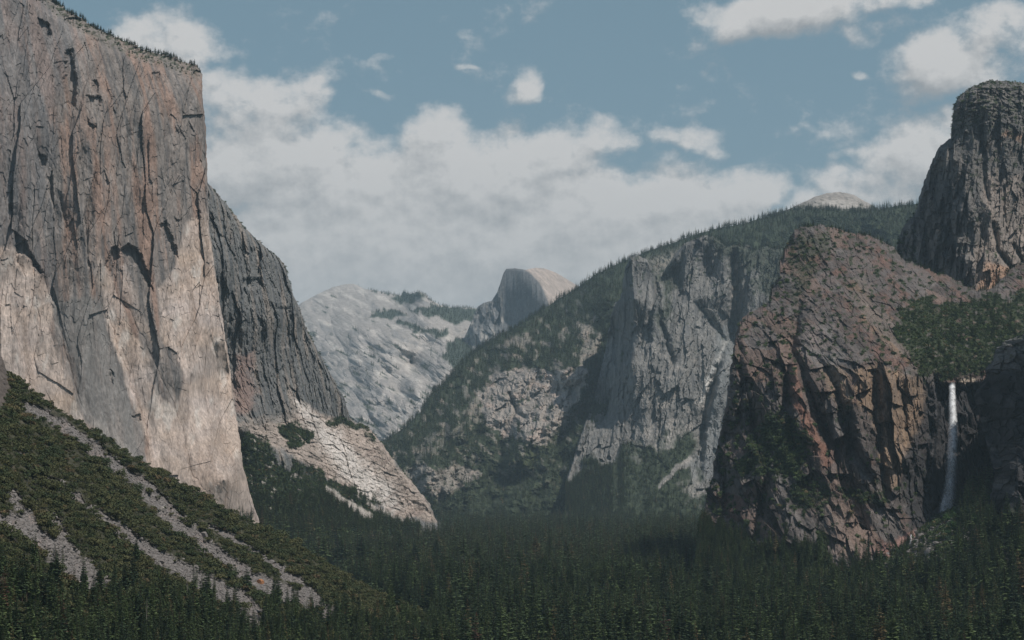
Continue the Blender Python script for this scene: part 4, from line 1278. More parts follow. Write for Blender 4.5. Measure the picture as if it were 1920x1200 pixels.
def bush_quads(seed, n=190, lobes=6, size=.17, flat=.8, tall=False):
    g = np.random.default_rng(seed)
    C = [(0, 0, .38, .42)]
    for i in range(lobes):
        a = 6.283 * i / lobes + g.uniform(-.4, .4)
        rr = g.uniform(.28, .55)
        C.append((rr * math.cos(a), rr * math.sin(a), g.uniform(.18, .55), g.uniform(.24, .40)))
    if tall:
        C = [(x * .8, y * .8, z * 1.5 + .3, r) for x, y, z, r in C] + [(0, 0, 1.2, .35)]
    Q = []
    for i in range(n):
        x, y, z, r = C[g.integers(len(C))]
        v = g.normal(size=3)
        v /= np.linalg.norm(v)
        v[2] = abs(v[2]) * 1.0 if g.random() < .8 else v[2]
        p = np.array([x, y, z]) + v * r * g.uniform(.78, 1.08)
        nn = v + g.normal(size=3) * .55
        nn /= np.linalg.norm(nn)
        t = np.cross(nn, g.normal(size=3))
        t /= np.linalg.norm(t)
        b = np.cross(nn, t)
        s = size * g.uniform(.55, 1.25)
        p[2] = max(p[2] * flat, .0)
        Q.append([p - t * s * .6, p + b * s * .42, p + t * s * .6, p - b * s * .42])
    return Q


def rock_mesh(seed):
    import bmesh
    g = np.random.default_rng(seed)
    bm = bmesh.new()
    bmesh.ops.create_icosphere(bm, subdivisions=2, radius=1)
    sc_ = g.uniform(.6, 1.2, 3)
    for v in bm.verts:
        v.co = Vector((v.co.x * sc_[0], v.co.y * sc_[1], v.co.z * sc_[2] * .75))
    for k in range(9):        # chop planes off for flat broken faces
        n = Vector(g.normal(size=3)).normalized()
        d = g.uniform(.42, .75)
        for v in bm.verts:
            e = v.co.dot(n) - d
            if e > 0:
                v.co -= n * e
    bm.normal_update()
    return bm


def template(name, parts, link=False):
    """joined single mesh used where trees are too many and too small to be taken apart"""
    V, Fc, mi = [], [], []
    o = 0
    mats = []
    for Q, m in parts:
        Q = np.asarray(Q, np.float32)
        n = len(Q)
        V.append(Q.reshape(-1, 3))
        Fc.append(np.arange(n * 4).reshape(-1, 4) + o)
        mi += [len(mats)] * n
        mats.append(m)
        o += n * 4
    ob = mesh_obj(name, np.concatenate(V), np.concatenate(Fc), mats[0], link=False)
    for m in mats[1:]:
        ob.data.materials.append(m)
    ob.data.polygons.foreach_set('material_index', np.array(mi, np.int32))
    return ob


CON_LO = [template('conifer_shape', [(conifer_crown(50 + i, r=(.12, .10, .145, .11)[i], whorls=17, nb=6, base=(.1, .2, .08, .15)[i], sparse=.08, fine=1), M_conifer), (trunk_quads(n=4), M_bark)]) for i in range(4)]
CON_MID = [template('conifer_shape', [(conifer_crown(80 + i, r=(.12, .095, .15, .11, .13)[i], whorls=26, nb=8, base=(.1, .22, .08, .15, .12)[i], sparse=.1), M_conifer), (trunk_quads(), M_bark)]) for i in range(5)]
BUSH = [template('bush_shape', [(bush_quads(20 + i, 230, 7, .19, (.8, .95, .7, 1.1)[i]), M_brush)]) for i in range(4)]
BUSH_DK = [template('bush_shape', [(bush_quads(30 + i, 120, 6, .24, 1.0), M_conifer)]) for i in range(3)]


def scatter(name, P, scale, temps, label, seed=0, stretch=None, kind='stuff'):
    P = np.asarray(P, np.float32)
    n = len(P)
    g = np.random.default_rng(seed)
    me = bpy.data.meshes.new(name)
    me.vertices.add(n)
    me.vertices.foreach_set('co', P.ravel())
    a = me.attributes.new('sc', 'FLOAT_VECTOR', 'POINT')
    s = np.stack([scale, scale, scale], -1) if np.ndim(scale) == 1 else scale
    if stretch is not None:
        s = s * np.stack([stretch, stretch, np.ones(n)], -1)
    a.data.foreach_set('vector', s.astype(np.float32).ravel())
    a = me.attributes.new('rot', 'FLOAT_VECTOR', 'POINT')
    rr = np.stack([g.normal(size=n) * .025, g.normal(size=n) * .025, g.uniform(0, 6.283, n)], -1)
    a.data.foreach_set('vector', rr.astype(np.float32).ravel())
    a = me.attributes.new('pick', 'INT', 'POINT')
    a.data.foreach_set('value', g.integers(0, len(temps), n).astype(np.int32))
    ob = bpy.data.objects.new(name, me)
    COL.objects.link(ob)
    ng = bpy.data.node_groups.new(name, 'GeometryNodeTree')
    ng.interface.new_socket('Geometry', in_out='INPUT', socket_type='NodeSocketGeometry')
    ng.interface.new_socket('Geometry', in_out='OUTPUT', socket_type='NodeSocketGeometry')
    N, L = ng.nodes, ng.links
    gi, go_ = N.new('NodeGroupInput'), N.new('NodeGroupOutput')
    ip = N.new('GeometryNodeInstanceOnPoints')
    g2i = N.new('GeometryNodeJoinGeometry')
    for t in temps[::-1]:
        oi = N.new('GeometryNodeObjectInfo')
        oi.inputs['Object'].default_value = t
        oi.inputs['As Instance'].default_value = True
        L.new(oi.outputs['Geometry'], g2i.inputs[0])
    ats = {}
    for nm, ty in (('sc', 'FLOAT_VECTOR'), ('rot', 'FLOAT_VECTOR'), ('pick', 'INT')):
        x = N.new('GeometryNodeInputNamedAttribute')
        x.data_type = ty
        x.inputs['Name'].default_value = nm
        ats[nm] = x.outputs['Attribute']
    L.new(gi.outputs[0], ip.inputs['Points'])
    L.new(g2i.outputs[0], ip.inputs['Instance'])
    ip.inputs['Pick Instance'].default_value = True
    L.new(ats['pick'], ip.inputs['Instance Index'])
    L.new(ats['rot'], ip.inputs['Rotation'])
    L.new(ats['sc'], ip.inputs['Scale'])
    L.new(ip.outputs[0], go_.inputs[0])
    md = ob.modifiers.new('spread', 'NODES')
    md.node_group = ng
    ob['kind'] = kind
    ob['label'] = label
    return ob


def pick(name, n, seed, wfun=None, chan=3):
    """random ground points of a massif, weighted by how much grows there and by seen area"""
    S = SHEETS[name]
    V, C = S['V'], S['C']
    w = C[..., chan].astype(float) if C.shape[-1] > chan else np.ones(V.shape[:2])
    w = np.clip(w - .25, 0, 1) ** 1.5
    if wfun is not None:
        w = w * wfun(S['px'], S['py'], V)
    w = w.ravel() + 1e-12
    g = np.random.default_rng(seed)
    i = g.choice(len(w), n, p=w / w.sum())
    P = V.reshape(-1, 3)[i].copy()
    st = np.abs(V[1, 1, 0] - V[1, 0, 0])
    P[:, 0] += g.uniform(-1, 1, n) * st
    return P, i


def skyline(name, n, seed, ok=lambda px, py: px > -1e9, lift=0, rows=1):
    S = SHEETS[name]
    g = np.random.default_rng(seed)
    px, py = S['px'][0], S['py'][0]
    idx = np.flatnonzero(ok(px, py))
    cl = np.clip(.5 + 1.2 * noise2(px[idx] / 14, px[idx] * 0 + seed, seed), .03, 1)
    i = g.choice(idx, n, p=cl / cl.sum())
    j = g.integers(0, 4, n)
    return S['V'][j, i] + np.stack([g.uniform(-2, 2, n), g.uniform(0, 30, n) * 0, np.full(n, -lift)], -1)


def at_sheet(name, px, py):
    S = SHEETS[name]
    d = (S['px'][::3, ::3] - px) ** 2 + (S['py'][::3, ::3] - py) ** 2
    return S['V'][::3, ::3].reshape(-1, 3)[int(np.argmin(d))]


RG = np.random.default_rng(5)
U = RG.uniform

# wooded ridge, crags and far slopes: trees of 15 to 32 m
P1, _ = pick('wooded_ridge', 30000, 1, lambda px, py, V: np.where(py > 995, 0, 1) * (px > 690) * (.4 + sst(900, 500, py + 0 * px)))
S1 = U(14, 30, len(P1))
Pk = skyline('wooded_ridge', 900, 2, lambda px, py: (px > 715), 1)
Pk2 = skyline('wooded_ridge', 500, 22, lambda px, py: (px > 880), 1)
scatter('ridge_forest', np.concatenate([P1, Pk, Pk2]), np.concatenate([S1, U(18, 40, len(Pk)), U(10, 24, len(Pk2))]), CON_LO, 'conifer forest covering the long ridge', 1, stretch=U(1.0, 1.6, len(P1) + 1400))
P2, _ = pick('pointed_rock', 6000, 3)
P2b = skyline('pointed_rock', 260, 4, lambda px, py: (px > 1280) & (px < 1500))
scatter('crag_forest', np.concatenate([P2, P2b]), U(10, 26, len(P2) + len(P2b)), CON_LO, 'conifers growing on ledges and foot of the furrowed cliff', 2, stretch=U(1.0, 1.7, len(P2) + len(P2b)))
P3, _ = pick('far_granite_slopes', 5000, 5)
P3b = skyline('far_granite_slopes', 260, 6, lambda px, py: (px > 690) & (px < 895))
P3c, _ = pick('half_cut_dome', 500, 7)
P3d, _ = pick('bald_dome', 1500, 8)
Pf = np.concatenate([P3, P3b, P3c, P3d])
scatter('far_forest', Pf, U(16, 34, len(Pf)), CON_LO, 'tiny conifers in strips on the far granite slopes', 3, stretch=U(1.0, 1.6, len(Pf)))

# flank foot
P4, _ = pick('granite_flank', 4200, 9, lambda px, py, V: (py < 1000) * (px > 400))
h4 = np.where(P4[:, 2] < 110, U(12, 26, len(P4)), U(5, 15, len(P4)))
scatter('flank_woods', P4, h4, CON_LO, 'woods on the slope below the rockfall scar', 4, stretch=U(1.1, 2.2, len(P4)))
P4b, _ = pick('granite_flank', 7000, 10, lambda px, py, V: (py < 985) * (px > 400))
scatter('flank_brush', P4b, 1.5 + 4.5 * RG.random(len(P4b)) ** 2, BUSH_DK, 'dark brush on the slope below the rockfall scar', 5)
# trees and fallen blocks where the prow meets the valley
PF = []
for k in range(150):
    q = RG.random()
    fx_, fy_ = 440 + 120 * q + RG.normal() * 8, 968 + 14 * q + RG.normal() * 6
    PF.append(at_sheet('granite_flank' if fx_ > 478 else 'granite_wall', fx_, fy_) + np.array([0, -12, -2]))
scatter('prow_foot_trees', np.array(PF), U(7, 22, 150), CON_LO, 'conifers at the foot of the prow', 17, stretch=U(1.2, 2.0, 150))
# summit of the great wall
Pw = skyline('granite_wall', 420, 11, lambda px, py: (px > -60) & (px < 374) & (py < 138))
S = SHEETS['granite_wall']
w_ = ((S['py'] - np.interp(S['px'], [-120, 60, 130, 200, 270, 330, 368, 380], [-70, -30, 22, 62, 92, 108, 124, 140])) < 26) & (S['px'] < 370)
ii = RG.choice(np.flatnonzero(w_.ravel()), 700)
Pw2 = S['V'].reshape(-1, 3)[ii]
scatter('summit_shrubs', Pw2, U(1.2, 3.5, len(Pw2)), BUSH_DK, 'low scrub on the rim of the great wall', 66)
scatter('summit_trees', np.concatenate([Pw, Pw2[:250]]), np.concatenate([U(4, 13, len(Pw)), U(4, 10, 250)]), CON_LO, 'scrubby trees on the rim of the great wall', 6, stretch=U(1.2, 2.8, len(Pw) + 250))
Pe = skyline('granite_flank', 260, 12, lambda px, py: (px > 400) & (px < 800))
scatter('flank_rim_shrubs', Pe, U(1.5, 4.5, len(Pe)), BUSH_DK + CON_LO[:1], 'shrubs along the rim of the flank', 7)

# brown buttress
P5, _ = pick('brown_buttress', 15000, 13, lambda px, py, V: (py < 1030))
scatter('buttress_brush', P5, 1.3 + 4.5 * RG.random(len(P5)) ** 2, BUSH_DK, 'brush on ledges and slopes of the brown buttress', 8)
P5b, _ = pick('brown_buttress', 1500, 14, lambda px, py, V: (py < 1010) * np.where((py < 720) & (px > 1660), 4, 1))
P5c = skyline('brown_buttress', 420, 15, lambda px, py: (px > 1440) & (px < 1960))
scatter('buttress_trees', np.concatenate([P5b, P5c]), np.concatenate([U(6, 17, len(P5b)), U(4, 12, len(P5c))]), CON_LO, 'small conifers dotted over the brown buttress', 9, stretch=U(1.2, 2.0, len(P5b) + len(P5c)))
P6, _ = pick('granite_tower', 2500, 16)
P6b = skyline('granite_tower', 260, 17, lambda px, py: (px > 1700) & (px < 1960) & ((py < 260) | (py > 380)))
scatter('tower_shrubs', np.concatenate([P6, P6b]), U(1.2, 4.2, len(P6) + len(P6b)), BUSH_DK + CON_LO[:2], 'shrubs on the crown and ledges of the granite tower', 10)
P7, _ = pick('leaning_wall', 1200, 18)
P7b = skyline('leaning_wall', 120, 19)
scatter('leaning_wall_shrubs', np.concatenate([P7, P7b]), U(1.2, 4.5, len(P7) + len(P7b)), BUSH_DK + CON_LO[:1], 'shrubs on the dark leaning wall', 11)


P9, _ = pick('brown_buttress', 1500, 23, lambda px, py, V: (py > 985) * (py < 1095))
scatter('buttress_foot_forest', P9, U(14, 30, len(P9)), CON_MID, 'conifers at the foot of the brown buttress', 16, stretch=U(1.0, 1.6, len(P9)))


# ---- valley forest
def pix(P):
    x, y, z = P[..., 0], P[..., 1], P[..., 2] - CAMZ
    d = CP * y + SP * z
    v = CP * z - SP * y
    return 960 + F * x / d, 600 - F * v / d


def forest_zone(y0, y1, cell, seed):
    g = np.random.default_rng(seed)
    xs, ys = [], []
    y = y0
    while y < y1:
        hw = y * .275 + 60
        x = np.arange(-hw, hw, cell)
        xs.append(x + g.uniform(-.48, .48, len(x)) * cell)
        ys.append(y + g.uniform(-.48, .48, len(x)) * cell)
        y += cell
    return np.concatenate(xs), np.concatenate(ys)


# depth of the massifs along each direction, to keep the forest in front of them
DEP = np.full((130, 220), 1e9)
for nm, S in SHEETS.items():
    if nm in ('talus_slope',):
        continue
    a, b = pix(S['V'])
    ix = np.clip(((a + 100) / 10).astype(int), 0, 219)
    iy = np.clip((b / 10).astype(int), 0, 129)
    np.minimum.at(DEP, (iy.ravel(), ix.ravel()), S['V'][..., 1].ravel())

FX, FY, FH = [], [], []
for (y0, y1, cell, sd) in ((1480, 2700, 12.5, 1), (2700, 4000, 14.5, 2), (4000, 5600, 18, 3), (5600, 9000, 26, 4)):
    x, y = forest_zone(y0, y1, cell, 400 + sd)
    FX.append(x)
    FY.append(y)
FX, FY = np.concatenate(FX), np.concatenate(FY)
FZ = floor_z(FX, FY)
FP = np.stack([FX, FY, FZ], -1)
a, b = pix(FP + np.array([0, 0, 15]))
ok = (a > -60) & (a < 1980)
dd = DEP[np.clip((b / 10).astype(int), 0, 129), np.clip(((a + 100) / 10).astype(int), 0, 219)]
ok &= (FY < dd - 5) & (FZ < 200)
# under the talus slope sheet nothing grows
tsx, tsy = pix(FP)
tsd, tss, _ = pdist(np.clip(a, -160, 2000), b, ns_top)
inside = sdf(tsx, tsy, ns_top + [(960, 1400), (-160, 1400)]) > 6
near_d = ns_d(np.clip(tsx, -160, 960), np.clip(tsy, 640, 1290))
ok &= ~(inside & (FY > near_d - 20)) & ~((tsx < 500) & (FY < 1900))
FP = FP[ok]
n = len(FP)
hn = fbm2(FP[:, 0] / 90, FP[:, 1] / 90, 3, 410)
FH = np.clip(31 + 9 * hn + RG.normal(size=n) * 10, 10, 58)
FS = U(1.05, 1.9, n)
keep = RG.random(n) > .12 + .25 * sst(.35, .6, fbm2(FP[:, 0] / 70, FP[:, 1] / 150, 3, 411))
_tx, _ty = pix(FP + np.stack([0 * FH, 0 * FH, FH], -1))
keep &= ~((_tx > 1630) & (_tx < 1795) & (_ty < 1012 + RG.normal(size=n) * 8))
FP, FH, FS = FP[keep], FH[keep], FS[keep]

# foot of the talus slope, lower left
P8, _ = pick('talus_slope', 2600, 20, lambda px, py, V: np.clip(.004 + sst(1060 + (px - 200) * .13, 1230, py + 28 * fbm2(px / 60, py / 60, 3, 8)), 0, 1) * (px > -60))
H8 = U(12, 30, len(P8))
S8 = U(.9, 1.4, len(P8))
slope_n = len(P8)
FP = np.concatenate([FP, P8])
FH = np.concatenate([FH, H8])
FS = np.concatenate([FS, S8])
on_slope = np.zeros(len(FP), bool)
on_slope[-slope_n:] = True
ax, ay = pix(FP + np.stack([0 * FH, 0 * FH, FH], -1))
size = FH / FP[:, 1]
vis = (ax > 5) & (ax < 1915) & (ay < 1175) & (ay > 900) & (FP[:, 2] < 400)
# crowns that nothing nearer covers: keep the tallest in each small patch of the view
cand = np.flatnonzero(vis)
cand = cand[np.argsort(-size[cand])]
grid_used = {}
pickd = []
for c in cand:
    key = (int(ax[c] / 26), int(ay[c] / 44))
    if grid_used.get(key, 0) >= 1:
        continue
    grid_used[key] = 1
    pickd.append(c)
    if len(pickd) >= 300:
        break
pickd = np.array(pickd)
rest = np.ones(len(FP), bool)
rest[pickd] = False
nearf = rest & (FP[:, 1] < 2900)
farf = rest & ~nearf
scatter('valley_forest', FP[nearf], FH[nearf], CON_MID, 'dense conifer forest filling the valley floor', 12, stretch=FS[nearf])
scatter('far_valley_forest', FP[farf], FH[farf] * .95, CON_LO, 'hazy far conifer forest on the valley floor', 13, stretch=FS[farf] * 1.15)

# the individual conifers
cr_me, tr_me = [], []
for i in range(6):
    c_ = quads_obj('crown', conifer_crown(700 + i, r=(.12, .095, .15, .11, .135, .12)[i], whorls=38, nb=9, base=(.1, .22, .07, .15, .12, .3)[i], sparse=.1), M_conifer, link=False)
    cr_me.append(c_.data)
t_ = quads_obj('trunk', trunk_quads(n=8), M_bark, link=False)
tr_me = t_.data
brown_me = []
for i in range(2):
    c_ = quads_obj('crown', conifer_crown(720 + i, r=.12, whorls=30, nb=8, base=.15, sparse=.35), M_conifer_brown, link=False)
    brown_me.append(c_.data)


def tree_thing(name, loc, h, s, crown, trunk, label, cat, group=None, rz=0.0):
    e = bpy.data.objects.new(name, None)
    e.empty_display_size = .1
    COL.objects.link(e)
    e.location = loc
    e.rotation_euler = (0, 0, rz)
    e.scale = (h * s, h * s, h)
    e['label'] = label
    e['category'] = cat
    if group:
        e['group'] = group
    for nm, me in (('crown', crown), ('trunk', trunk)):
        if me is None:
            continue
        o = bpy.data.objects.new(nm, me)
        COL.objects.link(o)
        o.parent = e
    return e


BROWN_AT = [(1255, 1120, 'rust brown dead conifer standing among green ones right of centre'), (885, 1140, 'brown dead conifer in the near forest left of centre'), (120, 1120, 'brown dead conifer at the foot of the slope, bottom left'),
            (20, 1090, 'brown dead conifer at the left edge below the talus')]
brown_idx = {}
for bx_, by_, lb in BROWN_AT:
    d_ = np.hypot(ax[pickd] - bx_, (ay[pickd] - by_) * .7)
    for q in np.argsort(d_):
        if int(q) not in brown_idx:
            brown_idx[int(q)] = lb
            break
for k, c in enumerate(pickd):
    loc = FP[c].tolist()
    if k in brown_idx:
        tree_thing('dead_conifer', loc, FH[c], FS[c], brown_me[k % 2], tr_me, brown_idx[k], 'dead tree', rz=k * 1.7)
        continue
    hw = 'short' if FH[c] < 24 else ('tall' if FH[c] > 38 else 'middling')
    sw = 'narrow' if FS[c] * (.12, .095, .15, .11, .135, .12)[k % 6] < .13 else 'broad'
    if on_slope[c]:
        wh = ('at the far left edge, at the foot of the talus slope', 'rising below the left talus fan', 'rising below the middle talus streak', 'rising at the tail of the talus streaks')[min(3, int(max(0, ax[c]) / 170))]
    elif ax[c] < 640:
        wh = 'in the near forest at the right end of the brushy slope'
    elif ax[c] < 960:
        wh = 'in the near valley forest left of centre'
    elif ax[c] < 1180:
        wh = 'in the near valley forest just right of centre'
    elif ax[c] < 1400:
        wh = 'in the near valley forest left of the brown buttress foot'
    elif ax[c] < 1640:
        wh = 'in the near forest below the brown buttress'
    elif ax[c] < 1780:
        wh = 'in the near forest below the waterfall'
    else:
        wh = 'in the near forest at the right edge, below the dark leaning wall'
    row = 'along the bottom edge' if ay[c] > 1110 else 'in a row behind the nearest trees'
    lb, gp = f'{hw} {sw} conifer {wh}', f'{hw} {sw} conifers {wh}'
    tree_thing('conifer', loc, FH[c], FS[c], cr_me[k % 6], tr_me, lb, 'conifer', gp, rz=k * 2.399)


# ---- bare snags
def snag_quads(seed):
    g = np.random.default_rng(seed)
    tr = tube_quads([(0, 0, -.05), (.003, 0, .3), (-.004, .004, .65), (.004, 0, 1.0)], [.014, .011, .007, .002], 6)
    br = []
    for i in range(34):
        z = g.uniform(.25, .95)
        a = g.uniform(0, 6.28)
        L = .09 * (1.1 - z) * g.uniform(.5, 1.3) + .015
        dx, dy = math.cos(a), math.sin(a)
        w = .0022
        br.append([(0, 0, z - w), (dx * L, dy * L, z + L * g.uniform(-.3, .3)), (dx * L, dy * L, z + w + L * .05), (0, 0, z + w)])
    return tr, br


sn = [snag_quads(s) for s in (1, 2)]
sn_t = [quads_obj('trunk', s[0], M_snag, link=False).data for s in sn]
sn_b = [quads_obj('branches', s[1], M_snag, link=False).data for s in sn]
SNAGS = [(989, 1075, 'tall pale dead trunk standing in the forest near the centre'), (350, 1075, 'pale bare snag above the lower talus streak'), (262, 1135, 'pale bare snag among conifers, bottom left'), (934, 1110, 'short pale snag in the forest just left of centre'),
         (1330, 1120, 'pale bare snag in the forest below the brown buttress'), (1196, 1125, 'leaning pale snag in the near forest right of centre'), (60, 1140, 'pale bare snag at the bottom left corner'), (1620, 1090, 'thin pale snag in the far right forest'), (700, 1060, 'thin pale snag at the edge of the brushy slope')]
for k, (sx, sy, lb) in enumerate(SNAGS):
    d_ = np.hypot(ax - sx, (ay - sy)) + (~vis) * 1e6
    c = int(np.argmin(d_))
    e = bpy.data.objects.new('snag', None)
    COL.objects.link(e)
    e.location = (FP[c] + np.array([2.5, -4, 0])).tolist()
    h = FH[c] * 1.05
    e.scale = (h, h, h)
    e['label'] = lb
    e['category'] = 'dead tree'
    for nm, me in (('trunk', sn_t[k % 2]), ('branches', sn_b[k % 2])):
        o = bpy.data.objects.new(nm, me)
        COL.objects.link(o)
        o.parent = e

# ---- brush on the talus slope
PB, ib = pick('talus_slope', 19000, 21, lambda px, py, V: (px > -120) & (py < 1285))
SB = (1.8 + 5.5 * RG.random(len(PB)) ** 2.2) * (1 + .5 * noise2(PB[:, 0] / 40, PB[:, 1] / 40, 3))
bxp, byp = pix(PB)
sz = SB / PB[:, 1]
vb = (bxp > 5) & (bxp < 880) & (byp > 700) & (byp < 1190)
cand = np.flatnonzero(vb)
cand = cand[np.argsort(-sz[cand])]
used, bi = {}, []
for c in cand:
    key = (int(bxp[c] / 30), int(byp[c] / 20))
    if key in used:
        continue
    used[key] = 1
    bi.append(c)
    if len(bi) >= 240:
        break
bi = np.array(bi)
m = np.ones(len(PB), bool)
m[bi] = False
PB[:, 2] -= .3
scatter('slope_brush', PB[m], SB[m], BUSH, 'olive and dark green brush covering the talus slope', 14)
sh_me = [quads_obj('shrub', bush_quads(900 + i, 460, 8, .13, (.8, 1.0, .9, 1.15)[i]), M_brush, link=False).data for i in range(4)]
for k, c in enumerate(bi):
    o = bpy.data.objects.new('shrub', sh_me[k % 4])
    COL.objects.link(o)
    o.location = PB[c].tolist()
    s = float(SB[c]) * 1.15
    o.scale = (s, s, s * U(.8, 1.15))
    o.rotation_euler = (0, 0, k * 2.4)
    yl = np.interp(bxp[c], [0, 60, 200, 330, 440, 615, 900], [735, 768, 862, 985, 1065, 1152, 1330])
    y2 = np.interp(bxp[c], [0, 76, 170, 280, 400, 475, 900], [850, 886, 955, 1035, 1100, 1165, 1480])
    zone = 'above the main talus streak' if byp[c] < yl else ('between the main and middle talus streaks' if byp[c] < y2 else 'below the middle talus streak')
    sw = 'big' if SB[c] > np.median(SB[bi]) else 'smaller'
    side = 'left part' if bxp[c] < 200 else ('middle part' if bxp[c] < 430 else 'right part')
    lb, gp = f'{sw} olive shrub {zone}, {side}', f'{sw} shrubs {zone}, {side}'
    o['label'], o['group'], o['category'] = lb, gp, 'shrub'

# ---- rubble in the chutes
S = SHEETS['talus_slope']
wt = ns_talus(S['px'].ravel(), S['py'].ravel()) * (S['py'].ravel() < 1285)
ii = RG.choice(len(wt), 15000, p=wt / wt.sum())
PR = S['V'].reshape(-1, 3)[ii]
rk_t = []
for i in range(5):
    bm = rock_mesh(40 + i)
    me = bpy.data.meshes.new('rock_shape')
    bm.to_mesh(me)
    bm.free()
    me.materials.append(M_rubble)
    rk_t.append(bpy.data.objects.new('rock_shape', me))
sR = np.exp(RG.normal(size=len(PR)) * .5) * .75
scatter('talus_rubble', PR, np.clip(sR, .3, 3.2), rk_t, 'broken grey rubble filling the talus chutes', 15)


BOULD = [('talus_slope', 487, 1094, 4.6, M_orange, 'orange boulder lying in the talus streak'), ('talus_slope', 48, 857, 4.0, M_rubble, 'large grey boulder among brush at the left edge'), ('talus_slope', 205, 902, 2.6, M_pale, 'small pale boulder in brush left of the main talus streak'),
         ('talus_slope', 306, 958, 4.2, M_pale, 'pale boulder at the edge of the main talus streak'), ('talus_slope', 385, 1005, 4.4, M_rubble, 'grey block where the main talus streak forks'), ('talus_slope', 18, 990, 3.4, M_pale, 'pale boulder on the lowest talus fan'),
         ('talus_slope', 560, 1104, 3.6, M_rubble, 'grey boulder at the tail of the talus streak'), ('brown_buttress', 1672, 1034, 6, M_rubble, 'dark boulder in the stream bed below the waterfall'), ('brown_buttress', 1725, 1010, 8, M_rubble, 'reddish boulder beside the foot of the waterfall')]
for k, (sh, bx_, by_, r_, mt, lb) in enumerate(BOULD):
    bm = rock_mesh(70 + k)
    me = bpy.data.meshes.new('boulder')
    bm.to_mesh(me)
    bm.free()
    me.materials.append(mt)
    o = bpy.data.objects.new('boulder', me)
    COL.objects.link(o)
    p = at_sheet(sh, bx_, by_)
    o.location = (p[0], p[1] - r_ * .4, p[2] + r_ * .3)
    o.scale = (r_, r_, r_)
    o['label'], o['category'] = lb, 'boulder'

# ---- boulders and brush on the bare ground under the fall
gq = np.random.default_rng(91)
yq = gq.uniform(2300, 2850, 9000)
xq = ray(gq.uniform(1600, 1830, 9000), 1000)[0] * yq
zq = floor_z(xq, yq)
Pq = np.stack([xq, yq, zq], -1)
nq = fbm2(xq / 40, yq / 60, 3, 92)
scatter('stream_boulders', Pq[:3800], np.exp(gq.normal(size=3800) * .6) * 1.3, rk_t, 'reddish and grey boulders below the waterfall', 18)
mq = nq[3800:] > .0
scatter('streamside_brush', Pq[3800:][mq], gq.uniform(2, 6.5, int(mq.sum())), BUSH_DK + BUSH[:1], 'dark brush on the ground below the waterfall', 19)
tq = Pq[:260]
scatter('streamside_trees', tq, gq.uniform(8, 18, 260), CON_MID, 'young conifers on the ground below the waterfall', 20, stretch=gq.uniform(1.2, 1.9, 260))

# ---- bright broadleaf trees at the foot of the fall
bl_c = [quads_obj('crown', bush_quads(800 + i, 420, 8, .14, 1.0, tall=True), M_green, link=False).data for i in range(3)]
bl_t = quads_obj('trunk', tube_quads([(0, 0, -.2), (0, 0, .3), (.02, 0, .8)], [.06, .05, .02], 7), M_bark, link=False).data
g_ = np.random.default_rng(77)
for k in range(46):
    q = g_.random()
    bx_ = 1790 + 55 * q + g_.normal() * 14
    by_ = 995 - 22 * q + g_.normal() * 13
    if k > 36:
        bx_, by_ = g_.uniform(1775, 1800), g_.uniform(1000, 1040)
    s = g_.uniform(5.5, 9.5)
    Yb = g_.uniform(2590, 2760)
    Xb = float(ray(bx_, 980)[0]) * Yb
    p = (Xb, Yb + 40, float(floor_z(np.array([Xb]), np.array([Yb]))[0]))
    ll = f"{'large' if s > 7 else 'small'} bright green broadleaf tree {'right of' if bx_ > 1815 else 'just below'} the foot of the waterfall"
    tree_thing('broadleaf_tree', (float(p[0]), float(p[1]) - 40, float(p[2]) - 1), s, 1.0, bl_c[k % 3], bl_t, ll, 'tree', ll.replace('tree', 'trees'), rz=k)


# ---- the waterfall
def water_mat():
    m, g, p, out = mat_new('falling_water')
    at = g.n.new('ShaderNodeAttribute')
    at.attribute_name = 'col'
    sep = g.n.new('ShaderNodeSeparateColor')
    g.l.new(at.outputs['Color'], sep.inputs[0])
    tc = g.n.new('ShaderNodeTexCoord')
    mp = g.n.new('ShaderNodeMapping')
    mp.inputs[3].default_value = (1, 1, .07)
    g.l.new(tc.outputs['Object'], mp.inputs[0])
    n = g.noise(mp.outputs[0], .32, 5, .65)
    n2 = g.noise(tc.outputs['Object'], .07, 4, .6)
    a = g.math('MULTIPLY', sep.outputs[0], g.ramp(g.math('ADD', g.math('MULTIPLY', n, .7), g.math('MULTIPLY', n2, .45)), .42, .78, .05, 1))
    p.inputs['Base Color'].default_value = (.85, .88, .9, 1)
    p.inputs['Roughness'].default_value = .8
    g.l.new(a, p.inputs['Alpha'])
    return m


M_water = water_mat()


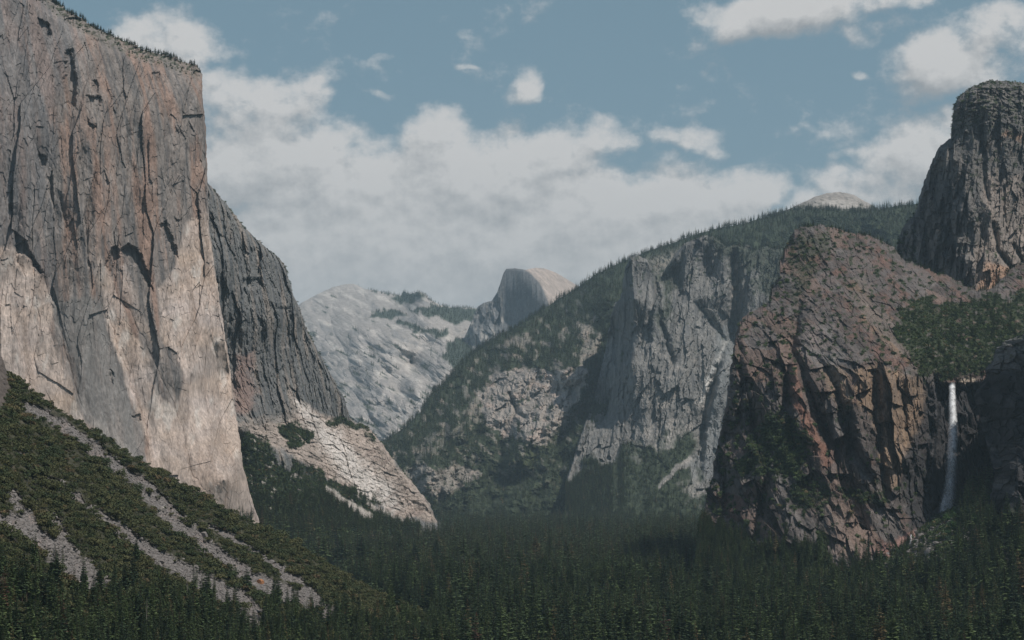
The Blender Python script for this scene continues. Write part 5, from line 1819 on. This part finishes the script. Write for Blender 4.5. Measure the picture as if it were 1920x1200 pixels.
def fall(name, line, widths, dens, label, front=14, layers=3, thick=9):
    """threads of spray: curved sheets one behind the other, fading at their edges"""
    V, Fc, Cc = [], [], []
    o = 0
    ln = np.array(line, float)
    par = np.linspace(0, 1, len(ln))
    nu, nv = 13, 110
    base = min(at_sheet('brown_buttress', x, y)[1] for x, y in line[:2])
    for L in range(layers):
        u = np.linspace(-1, 1, nu)
        v = np.linspace(0, 1, nv)
        cx = np.interp(v, par, ln[:, 0])
        cy = np.interp(v, par, ln[:, 1])
        w = np.interp(v, par, widths)
        d = np.interp(v, par, dens)
        if L == 0:
            loc_ = np.array([at_sheet('brown_buttress', cx[j], cy[j])[1] for j in range(nv)]) - front
            YL = base - 4 + (min(loc_.min(), base - 4) - base + 4) * np.linspace(0, 1, nv) ** .7
            YL = np.minimum(YL, np.convolve(np.pad(np.minimum.accumulate(loc_), 7, mode='edge'), np.ones(15) / 15, 'valid'))
        for j in range(nv):
            yy = YL[j] + front
            Yd = min(base - 4, yy - front) - L * thick
            wob = 1.2 * math.sin(v[j] * 19 + L * 2) * v[j]
            for i in range(nu):
                X, Yw, Z = unproj(cx[j] + u[i] * w[j] * (1 - .12 * L) + wob, cy[j], Yd + 5 * u[i] ** 2)
                V.append((float(X), float(Yw), float(Z)))
                e = max(0, 1 - abs(u[i]) ** 2.2) * d[j] * min(1, j / 3)
                Cc.append((e, e, e))
        Fc.append(grid_faces(nu, nv) + o)
        o += nu * nv
    ob = mesh_obj(name, V, np.concatenate(Fc), M_water, np.array(Cc), smooth=True)
    ob['kind'] = 'structure'
    ob['label'] = label
    return ob


fall('waterfall', [(1785, 716), (1786, 760), (1787, 800), (1786, 835), (1784, 880), (1780, 925), (1774, 968)], [6.5, 8.5, 10, 11, 12, 14, 18], [1.0, 1.0, .92, .7, .42, .36, .45], 'tall thin waterfall dropping from the notch in the cliff')
fall('lower_cascade', [(1772, 925), (1768, 945), (1765, 970)], [3, 5, 9], [.5, .9, .6], 'white splash at the foot of the waterfall', front=22, layers=2, thick=4)
fall('stream_cascade', [(1708, 1002), (1708, 1016), (1706, 1028)], [2, 3, 4], [.8, .8, .5], 'small white cascade below the fall', front=6, layers=2, thick=2)

# ------------------------------------------------------------------ haze
def haze():
    me = bpy.data.meshes.new('haze')
    x0, x1, y0, y1, z0, z1 = -9200, 9200, -1700, 23000, -30, 2150
    V = [(x0, y0, z0), (x1, y0, z0), (x1, y1, z0), (x0, y1, z0), (x0, y0, z1), (x1, y0, z1), (x1, y1, z1), (x0, y1, z1)]
    me.from_pydata(V, [], [(3, 2, 1, 0), (4, 5, 6, 7), (0, 1, 5, 4), (1, 2, 6, 5), (2, 3, 7, 6), (3, 0, 4, 7)])
    m = bpy.data.materials.new('haze')
    m.use_nodes = True
    n = m.node_tree.nodes
    n.clear()
    o = n.new('ShaderNodeOutputMaterial')
    v = n.new('ShaderNodeVolumePrincipled')
    v.inputs['Color'].default_value = (0.60, 0.81, 0.95, 1)
    v.inputs['Density'].default_value = HAZE_D
    v.inputs['Anisotropy'].default_value = 0.1
    m.node_tree.links.new(v.outputs[0], o.inputs['Volume'])
    me.materials.append(m)
    ob = bpy.data.objects.new('haze', me)
    COL.objects.link(ob)
    ob['kind'] = 'stuff'
    ob['label'] = 'thin blue haze in the valley air'


HAZE_D = 2.15e-5
haze()
